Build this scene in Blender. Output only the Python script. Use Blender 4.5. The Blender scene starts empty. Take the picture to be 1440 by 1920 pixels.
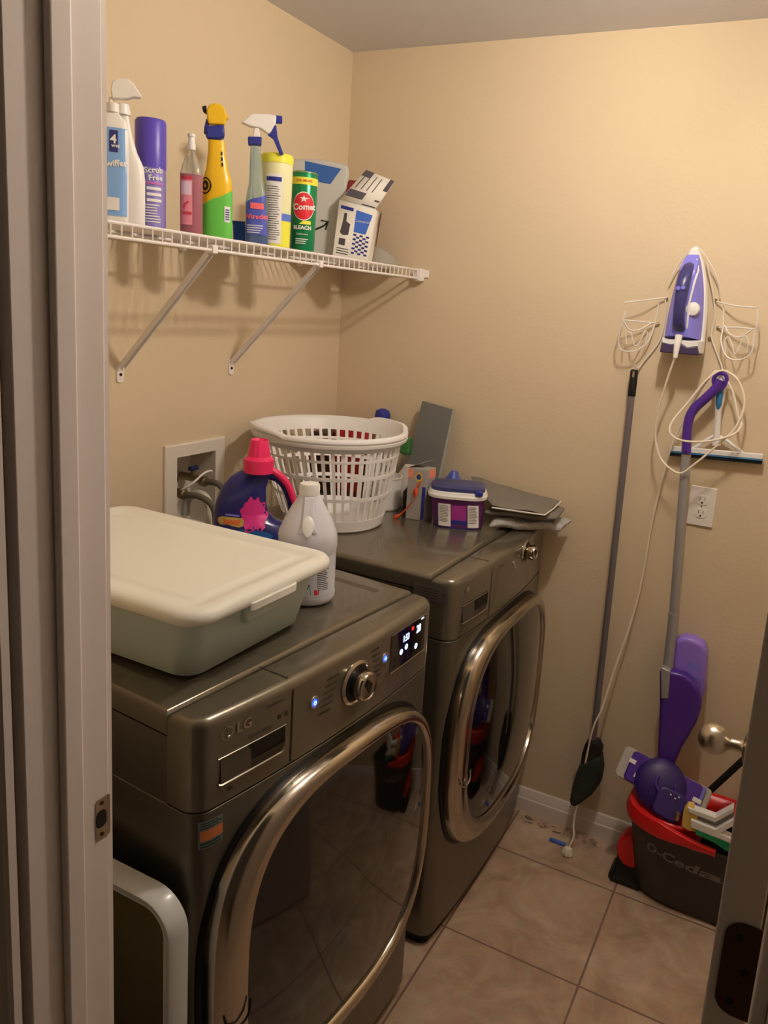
import bpy, bmesh, math, random
from math import sin, cos, pi, radians, sqrt, atan2
from mathutils import Vector, Matrix, noise
random.seed(7)
SC = bpy.context.scene
COL = SC.collection

# ------------------------------------------------------------ camera
CAMP = Vector((1.508, -2.3158, 1.6608))
YAW, PITCH, ROLL, FPX, PX, PY = radians(25.2803), radians(11.002), radians(4.2377), 1460.5, 822.07, 856.75
FWD = Vector((-sin(YAW)*cos(PITCH), cos(YAW)*cos(PITCH), -sin(PITCH)))
_r = Vector((cos(YAW), sin(YAW), 0)); _u = _r.cross(FWD)
RT = _r*cos(ROLL) + _u*sin(ROLL); UP = -_r*sin(ROLL) + _u*cos(ROLL)
cd = bpy.data.cameras.new('camera'); cam = bpy.data.objects.new('camera', cd); COL.objects.link(cam)
m = Matrix((RT, UP, -FWD)).transposed().to_4x4(); m.translation = CAMP
cam.matrix_world = m
cd.sensor_fit = 'AUTO'; cd.sensor_width = 36; cd.lens = FPX*36/1920
cd.shift_x = (720-PX)/1920; cd.shift_y = (PY-960)/1920
cd.clip_start = .02
SC.camera = cam
def at(px, py, ax, val):
    """point where the sight line of a photo pixel meets the plane ax = val"""
    d = FWD + RT*((px-PX)/FPX) - UP*((py-PY)/FPX)
    i = 'xyz'.index(ax)
    return CAMP + d*((val-CAMP[i])/d[i])

# ------------------------------------------------------------ light and exposure
SC.view_settings.view_transform = 'Standard'; SC.view_settings.look = 'None'
SC.view_settings.gamma = 1; SC.view_settings.exposure = 0
SC.view_settings.use_curve_mapping = False
w = bpy.data.worlds.new('hall_gloom'); SC.world = w; w.use_nodes = True
w.node_tree.nodes['Background'].inputs[0].default_value = (1, .72, .45, 1)
w.node_tree.nodes['Background'].inputs[1].default_value = .03
LAMP = Vector((1.25, -.80, 2.35)); LAMP_COL = (1, .87, .725)

# ------------------------------------------------------------ materials
MATS = {}
def lin(c): return tuple((x/255/12.92) if x/255 <= .04045 else ((x/255+.055)/1.055)**2.4 for x in c)
def mat(name, rgb, rough=.5, metal=0, trans=0, alpha=1, spec=.5, bump=0, bscale=60, emit=0, var=0, ior=1.45, coat=0, vscale=8):
    if name in MATS: return MATS[name]
    m = bpy.data.materials.new(name); m.use_nodes = True
    nt = m.node_tree; b = nt.nodes['Principled BSDF']
    c = (*lin(rgb), 1)
    b.inputs['Base Color'].default_value = c
    b.inputs['Roughness'].default_value = rough; b.inputs['Metallic'].default_value = metal
    b.inputs['Transmission Weight'].default_value = trans; b.inputs['Alpha'].default_value = alpha
    b.inputs['Specular IOR Level'].default_value = spec; b.inputs['IOR'].default_value = ior
    b.inputs['Coat Weight'].default_value = coat
    if emit:
        b.inputs['Emission Color'].default_value = c; b.inputs['Emission Strength'].default_value = emit
    tc = nt.nodes.new('ShaderNodeTexCoord')
    if var:
        n = nt.nodes.new('ShaderNodeTexNoise'); n.inputs['Scale'].default_value = vscale; n.inputs['Detail'].default_value = 4
        nt.links.new(tc.outputs['Object'], n.inputs['Vector'])
        mx = nt.nodes.new('ShaderNodeMix'); mx.data_type = 'RGBA'
        mx.inputs[6].default_value = tuple(max(0, v*(1-var)) for v in c[:3])+(1,)
        mx.inputs[7].default_value = tuple(min(1, v*(1+var)) for v in c[:3])+(1,)
        nt.links.new(n.outputs['Fac'], mx.inputs[0]); nt.links.new(mx.outputs[2], b.inputs['Base Color'])
    if bump:
        n = nt.nodes.new('ShaderNodeTexNoise'); n.inputs['Scale'].default_value = bscale; n.inputs['Detail'].default_value = 3
        nt.links.new(tc.outputs['Object'], n.inputs['Vector'])
        bp = nt.nodes.new('ShaderNodeBump'); bp.inputs['Strength'].default_value = bump; bp.inputs['Distance'].default_value = .004
        nt.links.new(n.outputs['Fac'], bp.inputs['Height']); nt.links.new(bp.outputs[0], b.inputs['Normal'])
    MATS[name] = m
    return m
def A(r, g, b, k=1.0):
    """photo colour under the warm lamp -> the thing's own colour"""
    l = [x/y*k for x, y in zip(lin((r, g, b)), (.85, .74, .56))]
    s = [min(.9, v) for v in l]
    return tuple(255*(12.92*v if v <= .0031308 else 1.055*v**(1/2.4)-.055) for v in s)

# ------------------------------------------------------------ mesh builder
class MB:
    def __init__(s): s.v = []; s.f = []
    def add(s, vs, fs):
        o = len(s.v); s.v += [Vector(p) for p in vs]; s.f += [tuple(i+o for i in f) for f in fs]; return s
    def box(s, c, d, R=None):
        c = Vector(c); h = [x/2 for x in d]; vs = []
        for x in (-1, 1):
            for y in (-1, 1):
                for z in (-1, 1):
                    p = Vector((x*h[0], y*h[1], z*h[2])); vs.append(c+(R@p if R else p))
        return s.add(vs, [(0,1,3,2),(4,6,7,5),(0,4,5,1),(2,3,7,6),(0,2,6,4),(1,5,7,3)])
    def loft(s, rings, caps=(True, True), closed=True):
        n = len(rings[0]); vs = [p for r in rings for p in r]; fs = []
        for i in range(len(rings)-1):
            for j in range(n if closed else n-1):
                k = (j+1) % n
                fs.append((i*n+j, i*n+k, (i+1)*n+k, (i+1)*n+j))
        if caps[0]: fs.append(tuple(reversed(range(n))))
        if caps[1]: fs.append(tuple((len(rings)-1)*n+j for j in range(n)))
        return s.add(vs, fs)
    def tube(s, pts, r, n=8, closed=False, caps=True):
        pts = [Vector(p) for p in pts]; N = len(pts); rings = []
        rr = r if isinstance(r, (list, tuple)) else [r]*N
        prev = None
        for i, p in enumerate(pts):
            if closed: t = pts[(i+1) % N]-pts[i-1]
            else: t = pts[min(i+1, N-1)]-pts[max(i-1, 0)]
            t.normalize()
            if prev is None:
                a = Vector((0, 0, 1)) if abs(t.z) < .9 else Vector((1, 0, 0))
                nrm = (a-t*a.dot(t)).normalized()
            else:
                nrm = (prev-t*prev.dot(t))
                nrm = nrm.normalized() if nrm.length > 1e-6 else prev
            prev = nrm; bn = t.cross(nrm)
            rings.append([p+(nrm*cos(2*pi*k/n)+bn*sin(2*pi*k/n))*rr[i] for k in range(n)])
        if closed: rings.append(rings[0])
        return s.loft(rings, (caps and not closed, caps and not closed))
    def lathe(s, prof, c=(0, 0, 0), n=32, axis='z'):
        c = Vector(c); rings = []
        for r, z in prof:
            ring = []
            for k in range(n):
                a = 2*pi*k/n; r2 = max(r, 1e-5)
                p = {'z': (r2*cos(a), r2*sin(a), z), 'x': (z, r2*cos(a), r2*sin(a)), 'y': (r2*sin(a), z, r2*cos(a))}[axis]
                ring.append(c+Vector(p))
            rings.append(ring)
        return s.loft(rings)
    def prism(s, poly, fn, d0, d1):
        """poly: 2D outline, fn(u,v,d) -> point"""
        return s.loft([[fn(u, v, d0) for u, v in poly], [fn(u, v, d1) for u, v in poly]])
    def grid(s, fn, nu, nv):
        vs = [fn(i/nu, j/nv) for j in range(nv+1) for i in range(nu+1)]
        fs = [(j*(nu+1)+i, j*(nu+1)+i+1, (j+1)*(nu+1)+i+1, (j+1)*(nu+1)+i) for j in range(nv) for i in range(nu)]
        return s.add(vs, fs)
    def xf(s, M):
        s.v = [M@p for p in s.v]; return s
    def build(s, name, mt, parent=None, world=False, bevel=0, seg=2, sharp=35, solid=0, sub=0):
        vs = s.v
        loc = None
        if parent is not None and world:
            root = parent
            while root.parent: root = root.parent
            inv = root.matrix_basis.inverted(); vs = [inv@p for p in vs]
        if parent is None:
            xs = [p.x for p in vs]; ys = [p.y for p in vs]; zs = [p.z for p in vs]
            loc = Vector(((min(xs)+max(xs))/2, (min(ys)+max(ys))/2, min(zs)))
            vs = [p-loc for p in vs]
        me = bpy.data.meshes.new(name); me.from_pydata([tuple(p) for p in vs], [], s.f); me.update()
        bm = bmesh.new(); bm.from_mesh(me)
        bmesh.ops.remove_doubles(bm, verts=bm.verts, dist=1e-6)
        bmesh.ops.recalc_face_normals(bm, faces=bm.faces); bm.to_mesh(me); bm.free()
        me.materials.append(mt)
        for p in me.polygons: p.use_smooth = True
        me.set_sharp_from_angle(angle=radians(sharp))
        o = bpy.data.objects.new(name, me); COL.objects.link(o)
        if loc is not None: o.location = loc
        if parent is not None: o.parent = parent
        if solid:
            md = o.modifiers.new('thick', 'SOLIDIFY'); md.thickness = solid; md.offset = 0
        if bevel:
            md = o.modifiers.new('bevel', 'BEVEL'); md.width = bevel; md.segments = seg; md.limit_method = 'ANGLE'; md.angle_limit = radians(40)
        if sub:
            md = o.modifiers.new('sub', 'SUBSURF'); md.levels = sub; md.render_levels = sub
        return o

def tag(o, label, cat, group=None):
    o['label'] = label; o['category'] = cat
    if group: o['group'] = group
    return o
def thing(name, loc, label, cat, rz=0, group=None):
    o = bpy.data.objects.new(name, None); COL.objects.link(o); o.empty_display_size = .05
    o.matrix_basis = Matrix.Translation(Vector(loc))@Matrix.Rotation(rz, 4, 'Z')
    return tag(o, label, cat, group)
def struct(o): o['kind'] = 'structure'; return o
def tilt(o, M): o.matrix_basis = o.matrix_basis@M.to_4x4()

def text2d(s, size=1, bold=0):
    c = bpy.data.curves.new('t', 'FONT'); c.body = s; c.size = size; c.align_x = 'CENTER'; c.align_y = 'CENTER'
    c.resolution_u = 2; c.offset = bold*size
    o = bpy.data.objects.new('t', c); COL.objects.link(o)
    dg = bpy.context.evaluated_depsgraph_get()
    me = bpy.data.meshes.new_from_object(o.evaluated_get(dg))
    bm = bmesh.new(); bm.from_mesh(me); bmesh.ops.triangulate(bm, faces=bm.faces)
    vs = [(v.co.x, v.co.y) for v in bm.verts]; bm.verts.index_update(); fs = [tuple(v.index for v in f.verts) for f in bm.faces]
    bm.free(); bpy.data.objects.remove(o); bpy.data.curves.remove(c); bpy.data.meshes.remove(me)
    return vs, fs
def put_text(mb, s, size, fn, bold=.01, rot=0, sx=1):
    vs, fs = text2d(s, size, bold)
    mb.add([fn(x*sx*cos(rot)-y*sin(rot), x*sx*sin(rot)+y*cos(rot)) for x, y in vs], fs); return mb
def patch(mb, fn, u0, u1, v0, v1, n=8, k=1):
    return mb.grid(lambda a, b: fn(u0+(u1-u0)*a, v0+(v1-v0)*b), n, k)
def lines(mb, fn, u0, u1, v0, v1, rows, h, rag=.3, n=6):
    for i in range(rows):
        v = v1-(v1-v0)*(i+.5)/rows
        patch(mb, fn, u0, u1-(u1-u0)*rag*random.random(), v-h/2, v+h/2, n)
    return mb

def sgn(x, e): return math.copysign(abs(x)**e, x)
class Form:
    """body whose sections are superellipses; prof rows (z, a, b, n[, ox, oy])"""
    def __init__(s, prof): s.p = [tuple(r)+(0, 0)[:6-len(r)] for r in prof]
    def row(s, z):
        p = s.p
        if z <= p[0][0]: return p[0]
        for a, b in zip(p, p[1:]):
            if z <= b[0] and b[0] > a[0]:
                t = (z-a[0])/(b[0]-a[0]); return tuple(x+(y-x)*t for x, y in zip(a, b))
        return p[-1]
    def pt(s, th, z, off=0, r=None):
        z0, a, b, n, ox, oy = r or s.row(z)
        c, d = cos(th), sin(th)
        p = Vector((ox+a*sgn(c, 2/n), oy+b*sgn(d, 2/n), z))
        if off:
            g = Vector((sgn(c, 2-2/n)/max(a, 1e-4), sgn(d, 2-2/n)/max(b, 1e-4), 0))
            if g.length > 1e-6: p += g.normalized()*off
        return p
    def mesh(s, n=40, mb=None):
        mb = mb or MB()
        return mb.loft([[s.pt(2*pi*k/n, r[0], 0, r) for k in range(n)] for r in s.p])
    def face(s, z0, off=.0008, th0=-pi/2):
        """(u,v) in metres round the front -> point"""
        def fn(u, v):
            r = s.row(z0+v)
            if r[3] > 3:      # nearly flat front: project u on x
                x = max(-.999, min(.999, (u)/r[1])); y = -r[2]*(1-abs(x)**r[3])**(1/r[3])
                return Vector((r[4]+u, r[5]+y-off, z0+v))
            return s.pt(th0+u/((r[1]+r[2])/2), z0+v, off)
        return fn
def rrect(w, h, r, n=6, cx=0, cy=0):
    out = []
    for qx, qy, a0 in ((1, 1, 0), (-1, 1, 90), (-1, -1, 180), (1, -1, 270)):
        for i in range(n+1):
            a = radians(a0+90*i/n)
            out.append((cx+qx*(w/2-r)+r*cos(a), cy+qy*(h/2-r)+r*sin(a)))
    return out
def spline(P, n=8):
    P = [Vector(p) for p in P]; Q = [P[0]*2-P[1]]+P+[P[-1]*2-P[-2]]; out = []
    for i in range(1, len(Q)-2):
        a, b, c, d = Q[i-1:i+3]
        for k in range(n):
            t = k/n
            out.append(.5*((2*b)+(c-a)*t+(2*a-5*b+4*c-d)*t*t+(-a+3*b-3*c+d)*t**3))
    out.append(P[-1]); return out

# ============================================================ THE ROOM
WALLC = A(206, 178, 134)
def wallmat(name, c, bump=.14):
    return mat(name, c, .85, spec=.25, bump=bump, bscale=110, var=.03, vscale=3)
M_WALL = wallmat('cream_wall_paint', WALLC); M_CEIL = wallmat('ceiling_paint', A(206, 194, 176))
M_TRIM = mat('white_trim_paint', A(222, 200, 172), .42, var=.02)
HC = 2.447; NI, NO = -1.675, -1.79; XL, XR = .774, 1.546

def tilemat():
    m = bpy.data.materials.new('beige_floor_tile'); m.use_nodes = True; nt = m.node_tree; L = nt.links.new
    b = nt.nodes['Principled BSDF']; b.inputs['Roughness'].default_value = .38
    g = nt.nodes.new('ShaderNodeNewGeometry'); sp = nt.nodes.new('ShaderNodeSeparateXYZ'); L(g.outputs['Position'], sp.inputs[0])
    def mth(op, a, bb=None, c=None):
        n = nt.nodes.new('ShaderNodeMath'); n.operation = op
        for i, x in enumerate((a, bb, c)):
            if x is None: continue
            if isinstance(x, (int, float)): n.inputs[i].default_value = x
            else: L(x, n.inputs[i])
        return n.outputs[0]
    T = .376; ds = []
    for o, off in ((sp.outputs[0], 1.197), (sp.outputs[1], -.2235)):
        u = mth('DIVIDE', mth('SUBTRACT', o, off), T); fr = mth('SUBTRACT', u, mth('ROUND', u)); ds.append(mth('MULTIPLY', mth('ABSOLUTE', fr), T))
    d = mth('MINIMUM', ds[0], ds[1])
    n1 = nt.nodes.new('ShaderNodeTexNoise'); n1.inputs['Scale'].default_value = 7; n1.inputs['Detail'].default_value = 9; n1.inputs['Roughness'].default_value = .65; n1.inputs['Distortion'].default_value = .8
    n2 = nt.nodes.new('ShaderNodeTexNoise'); n2.inputs['Scale'].default_value = 30; n2.inputs['Detail'].default_value = 5
    L(g.outputs['Position'], n1.inputs['Vector']); L(g.outputs['Position'], n2.inputs['Vector'])
    r = nt.nodes.new('ShaderNodeValToRGB'); L(n1.outputs['Fac'], r.inputs[0])
    e = r.color_ramp.elements; e[0].position = .3; e[1].position = .72
    e[0].color = (*lin(A(160, 126, 92)), 1); e[1].color = (*lin(A(212, 178, 138)), 1)
    x = r.color_ramp.elements.new(.5); x.color = (*lin(A(186, 150, 112)), 1)
    mx = nt.nodes.new('ShaderNodeMix'); mx.data_type = 'RGBA'; mx.blend_type = 'MULTIPLY'; mx.inputs[0].default_value = .25
    L(r.outputs[0], mx.inputs[6]); L(n2.outputs['Color'], mx.inputs[7])
    gm = nt.nodes.new('ShaderNodeMapRange'); gm.inputs[1].default_value = .0022; gm.inputs[2].default_value = .0034; L(d, gm.inputs[0])
    m2 = nt.nodes.new('ShaderNodeMix'); m2.data_type = 'RGBA'; L(gm.outputs[0], m2.inputs[0])
    m2.inputs[6].default_value = (*lin(A(122, 92, 70)), 1); L(mx.outputs[2], m2.inputs[7]); L(m2.outputs[2], b.inputs['Base Color'])
    bp = nt.nodes.new('ShaderNodeBump'); bp.inputs['Distance'].default_value = .002; bp.inputs['Strength'].default_value = .6
    L(mth('ADD', gm.outputs[0], mth('MULTIPLY', n2.outputs['Fac'], .12)), bp.inputs['Height']); L(bp.outputs[0], b.inputs['Normal'])
    return m
struct(MB().box((1.1, -2.0, -.05), (2.7, 4.3, .1)).build('floor', tilemat()))
struct(MB().box((1.1, -.86, HC+.05), (2.7, 1.86, .1)).build('ceiling', M_CEIL))
# wall behind the machines, with the hole of the water outlet box
BY0, BY1, BZ0, BZ1 = -.775, -.622, .99, 1.212
b = MB()
b.box((-.06, (-1.79+BY0)/2, HC/2), (.12, BY0+1.79, HC)); b.box((-.06, BY1/2, HC/2), (.12, -BY1, HC))
b.box((-.06, (BY0+BY1)/2, BZ0/2), (.12, BY1-BY0, BZ0)); b.box((-.06, (BY0+BY1)/2, (BZ1+HC)/2), (.12, BY1-BY0, HC-BZ1))
b.box((-.13, (BY0+BY1)/2, 1.1), (.02, .3, .4))
struct(b.build('wall_left', M_WALL))
struct(MB().box((1.1, .06, HC/2), (2.7, .12, HC)).build('wall_far', M_WALL))
struct(MB().box((2.36, -.86, HC/2), (.12, 1.86, HC)).build('wall_right', M_WALL))
b = MB(); ym = (NI+NO)/2; wy = NI-NO
b.box(((-.12+XL-.019)/2, ym, HC/2), (XL-.019+.12, wy, HC)); b.box(((XR+.019+2.42)/2, ym, HC/2), (2.42-XR-.019, wy, HC))
b.box(((XL+XR)/2, ym, (2.06+HC)/2), (XR-XL+.038, wy, HC-2.06))
struct(b.build('wall_near', M_WALL))
M_HALL = wallmat('dark_brown_hall', (62, 38, 22))  # dark brown colour for the hall side of the near wall
b = MB(); b.box((-.2, NO-.005, HC/2), (1.8, .01, HC)); b.box((2.1, NO-.005, HC/2), (1.0, .01, HC))
struct(b.build('wall_hall', M_HALL))
# jambs with door stops
def jamb(name, x, s):
    j = MB().box((x-s*.0095, ym, 1.02), (.019, wy, 2.04)).build(name, M_TRIM, bevel=.0015); struct(j)
    o = MB().box((x+s*.0055, -1.7335, 1.02), (.011, .027, 2.04)); o.build('door_stop', M_TRIM, j, world=True, bevel=.003, seg=3)
    for yy, sy in ((NO-.01, -1), (NI, 1)):
        prof = [(0, 0), (0, .010), (.006, .013), (.012, .009), (.020, .009), (.040, .013), (.050, .016), (.057, .012), (.057, 0)]
        c = MB().loft([[Vector((x-s*(.005+u), yy+sy*v, z)) for u, v in prof] for z in (0, 2.06)])
        c.build('casing', M_TRIM, j, world=True)
    return j
jl = jamb('trim_1', XL, 1); jr = jamb('trim_2', XR, -1)
struct(MB().box(((XL+XR)/2, ym, 2.05), (XR-XL, wy, .019)).build('trim_3', M_TRIM))
# strike plate on the left jamb
M_NICK = mat('brushed_nickel', (200, 190, 172), .28, 1); M_BRONZE = mat('aged_bronze_hinge', (78, 50, 30), .5, .6)
M_BLK = mat('matte_black', (18, 17, 16), .6)
SZ = (at(178, 1505, 'x', XL).z+at(178, 1578, 'x', XL).z)/2
sy0, sy1 = at(179, 1540, 'x', XL).y, NI+.001
sp_ = tag(MB().prism(rrect(sy1-sy0, .058, .004, 4, (sy0+sy1)/2, SZ), lambda u, v, d: Vector((d, u, v)), XL-.001, XL+.0012).build('strike_plate', M_NICK),
          'small metal door strike plate set into the white left door jamb', 'strike plate')
MB().prism(rrect(.014, .026, .006, 4, (sy0+sy1)/2-.002, SZ), lambda u, v, d: Vector((d, u, v)), XL+.0012, XL+.0016).build('latch_hole', M_BLK, sp_, world=False) if False else None
def child_world(mb, name, mt, par, **k):
    """a part, given in world space, of a thing that is one mesh"""
    T = par.location
    mb.v = [p-T for p in mb.v]
    return mb.build(name, mt, par, **k)
child_world(MB().prism(rrect(.016, .024, .007, 4, (sy0+sy1)/2-.003, SZ), lambda u, v, d: Vector((d, u, v)), XL+.0010, XL+.0017), 'latch_hole', M_BLK, sp_)
for dz in (-.022, .022):
    child_world(MB().lathe([(0, 0), (.003, 0), (.0028, .0012), (0, .0016)], (XL+.0010, (sy0+sy1)/2-.002, SZ+dz), 12, 'x'), 'screw', M_BRONZE, sp_)

def baseboard(name, p, q, inward):
    p, q, n = Vector(p), Vector(q), Vector(inward)
    prof = [(0, 0), (.014, 0), (.014, .048), (.011, .052), (.011, .060), (.007, .070), (.005, .080), (.002, .084), (0, .084)]
    o = MB().loft([[e+n*u+Vector((0, 0, v)) for u, v in prof] for e in (p, q)]).build(name, M_TRIM, sharp=25); return struct(o)
baseboard('baseboard_far', (0, 0, 0), (2.3, 0, 0), (0, -1, 0)); baseboard('baseboard_left', (0, -1.675, 0), (0, -.014, 0), (1, 0, 0))
baseboard('baseboard_right', (2.3, -1.675, 0), (2.3, -.014, 0), (-1, 0, 0))
# the open door
d1 = MB().box((1.5185, -1.28, 1.02), (.035, .76, 2.02)).build('door_1', M_TRIM, bevel=.0015); struct(d1)
KY = -.96; kc = at(1338, 1385, 'y', KY); kx = 1.501
for s in (-1, 1):
    k = MB()
    bx = kx if s < 0 else 1.536
    e = abs(kc.x-kx)
    prof = [(0, 0), (.031, 0), (.031, .004), (.024, .009), (.013, .012), (.0105, .018), (.010, e-.029), (.012, e-.026), (.019, e-.020), (.0250, e-.011), (.0270, e), (.0255, e+.010), (.019, e+.0195), (.009, e+.025), (0, e+.026)]
    k.lathe([(r, s*h) for r, h in prof], (bx, KY, kc.z), 28, 'x')
    child_world(k, 'door_knob', M_NICK, d1)
for hz in (.22, 1.112, 1.85):
    x0, x1 = 1.5085, 1.552
    h = MB().prism([(x, z) for x, z in rrect(x1-x0+.02, .092, .016, 6, (x0+x1+.02)/2, hz) if x < x1]+[(x1, hz-.046), (x1, hz+.046)][::1],
                   lambda u, v, d: Vector((u, d, v)), -1.6605, -1.6625)
    hp = rrect(.062, .092, .016, 6, x0+.031, hz); hp = [(min(x, x1), z) for x, z in hp]
    h = MB().prism(hp, lambda u, v, d: Vector((u, d, v)), -1.6602, -1.6625)
    ho = child_world(h, 'hinge', M_BRONZE, d1)
    T = d1.location
    s_ = MB()
    for ax_, az in ((.012, .032), (.020, 0), (.012, -.032)): s_.lathe([(0, 0), (.0038, 0), (.003, -.0012), (0, -.0006)], Vector((x0+ax_, -1.6625, hz+az))-T, 12, 'y')
    s_.build('hinge_screw', M_BLK, ho)
    for i in range(5):
        z0 = hz-.046+i*.0184
        MB().lathe([(0, 0), (.0065, 0), (.0065, .0178), (0, .0178)], Vector((1.5535, -1.667, z0))-T, 14).build('knuckle', M_BRONZE, ho)

# ceiling fitting with two bare bulbs, the room's only lamp
lf = thing('ceiling_light', (LAMP.x, LAMP.y, HC-.03), 'small flush ceiling light with two warm bulbs above the floor', 'lamp')
MB().lathe([(0, .03), (.085, .03), (.085, .02), (.07, .005), (.03, 0), (0, 0)]).build('base', M_TRIM, lf)
M_BULB = mat('lit_bulb', (255, 255, 255), .4); nb = M_BULB.node_tree.nodes['Principled BSDF']
nb.inputs['Emission Color'].default_value = (*LAMP_COL, 1); nb.inputs['Emission Strength'].default_value = 310
for s in (-1, 1):
    MB().lathe([(0, .02), (.014, .02), (.015, -.012), (0, -.012)], (0, s*.04, 0), 16).build('socket', M_TRIM, lf)
    MB().lathe([(0, -.008), (.013, -.012), (.016, -.025), (.028, -.045), (.031, -.062), (.026, -.08), (.013, -.091), (0, -.094)], (0, s*.04, 0), 24).build('bulb', M_BULB, lf)

# ============================================================ WASHER AND DRYER
M_STEEL = mat('graphite_steel', (110, 105, 93), .33, .75, var=.05, vscale=5, coat=.15)
M_STEELT = mat('graphite_steel_top', (126, 119, 104), .26, .6, var=.06, vscale=6, coat=.3)
M_GRIPSH = mat('grip_shade_steel', (70, 62, 50), .5, .5)  # darker steel tone for the shade inside the drawer grip
M_CHR = mat('polished_chrome', (188, 180, 166), .17, 1)
M_GLASS = mat('tinted_door_glass', (16, 13, 10), .06, spec=.75, coat=.5)
M_GAP = mat('black_gap', (8, 8, 7), .5)
M_LED = mat('led_white', (190, 215, 255), .4, emit=2.5); M_LEDB = mat('led_blue', (50, 100, 235), .4, emit=1.2); M_LEDR = mat('led_red', (255, 40, 30), .4, emit=2)
M_INK = mat('dark_grey_print', (60, 54, 46), .5); M_LOGO = mat('silver_logo', (190, 182, 168), .3, .8)
W, RC, BULGE = .686, .032, .020
def front(u):
    x = BULGE*(1-(2*u/W-1)**2)
    for e in (u, W-u):
        if e < RC: x -= RC-sqrt(max(0, RC*RC-(RC-e)**2))
    return x
def F(off=0):
    return lambda u, v: Vector((front(min(max(u, 0), W))+off, u, v))
def outline(back, ns=26):
    P = [(back, 0)]
    us = [RC*(1-cos(pi/2*i/8)) for i in range(9)]; us += [RC+(W-2*RC)*i/ns for i in range(1, ns)]; us += [W-x for x in reversed([RC*(1-cos(pi/2*i/8)) for i in range(9)])]
    P += [(front(u), u) for u in us]; P.append((back, W)); return P
def inset(P, d):
    n = len(P); out = []
    for i in range(n):
        a, b, c = Vector(P[i-1]), Vector(P[i]), Vector(P[(i+1) % n])
        e1, e2 = (b-a).normalized(), (c-b).normalized()
        n1, n2 = Vector((-e1.y, e1.x)), Vector((-e2.y, e2.x))
        k = n1+n2
        k = k/max(.35, k.length_squared)*2 if k.length > 1e-6 else n1
        q = b+k*d; out.append((q.x, q.y))
    return out
def area(P): return sum(P[i-1][0]*P[i][1]-P[i][0]*P[i-1][1] for i in range(len(P)))/2
def slab(mb, P, z0, z1, r=.006, rb=0):
    if area(P) < 0: P = P[::-1]
    rings = []
    if rb: rings += [[Vector((x, y, z0+rb*(1-sin(t)))) for x, y in inset(P, rb*(1-cos(t)))] for t in (0, pi/6, pi/3)][::-1]*0
    rings.append([Vector((x, y, z0)) for x, y in P])
    for i in range(5):
        t = pi/2*i/4
        rings.append([Vector((x, y, z1-r+r*sin(t))) for x, y in inset(P, r*(1-cos(t)))])
    return mb.loft(rings)
def sup(cu, cz, a, b, n, N=72):
    return [(cu+a*sgn(cos(2*pi*k/N), 2/n), cz+b*sgn(sin(2*pi*k/N), 2/n)) for k in range(N)]
TOP = 1.022; SEAM = .866
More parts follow.
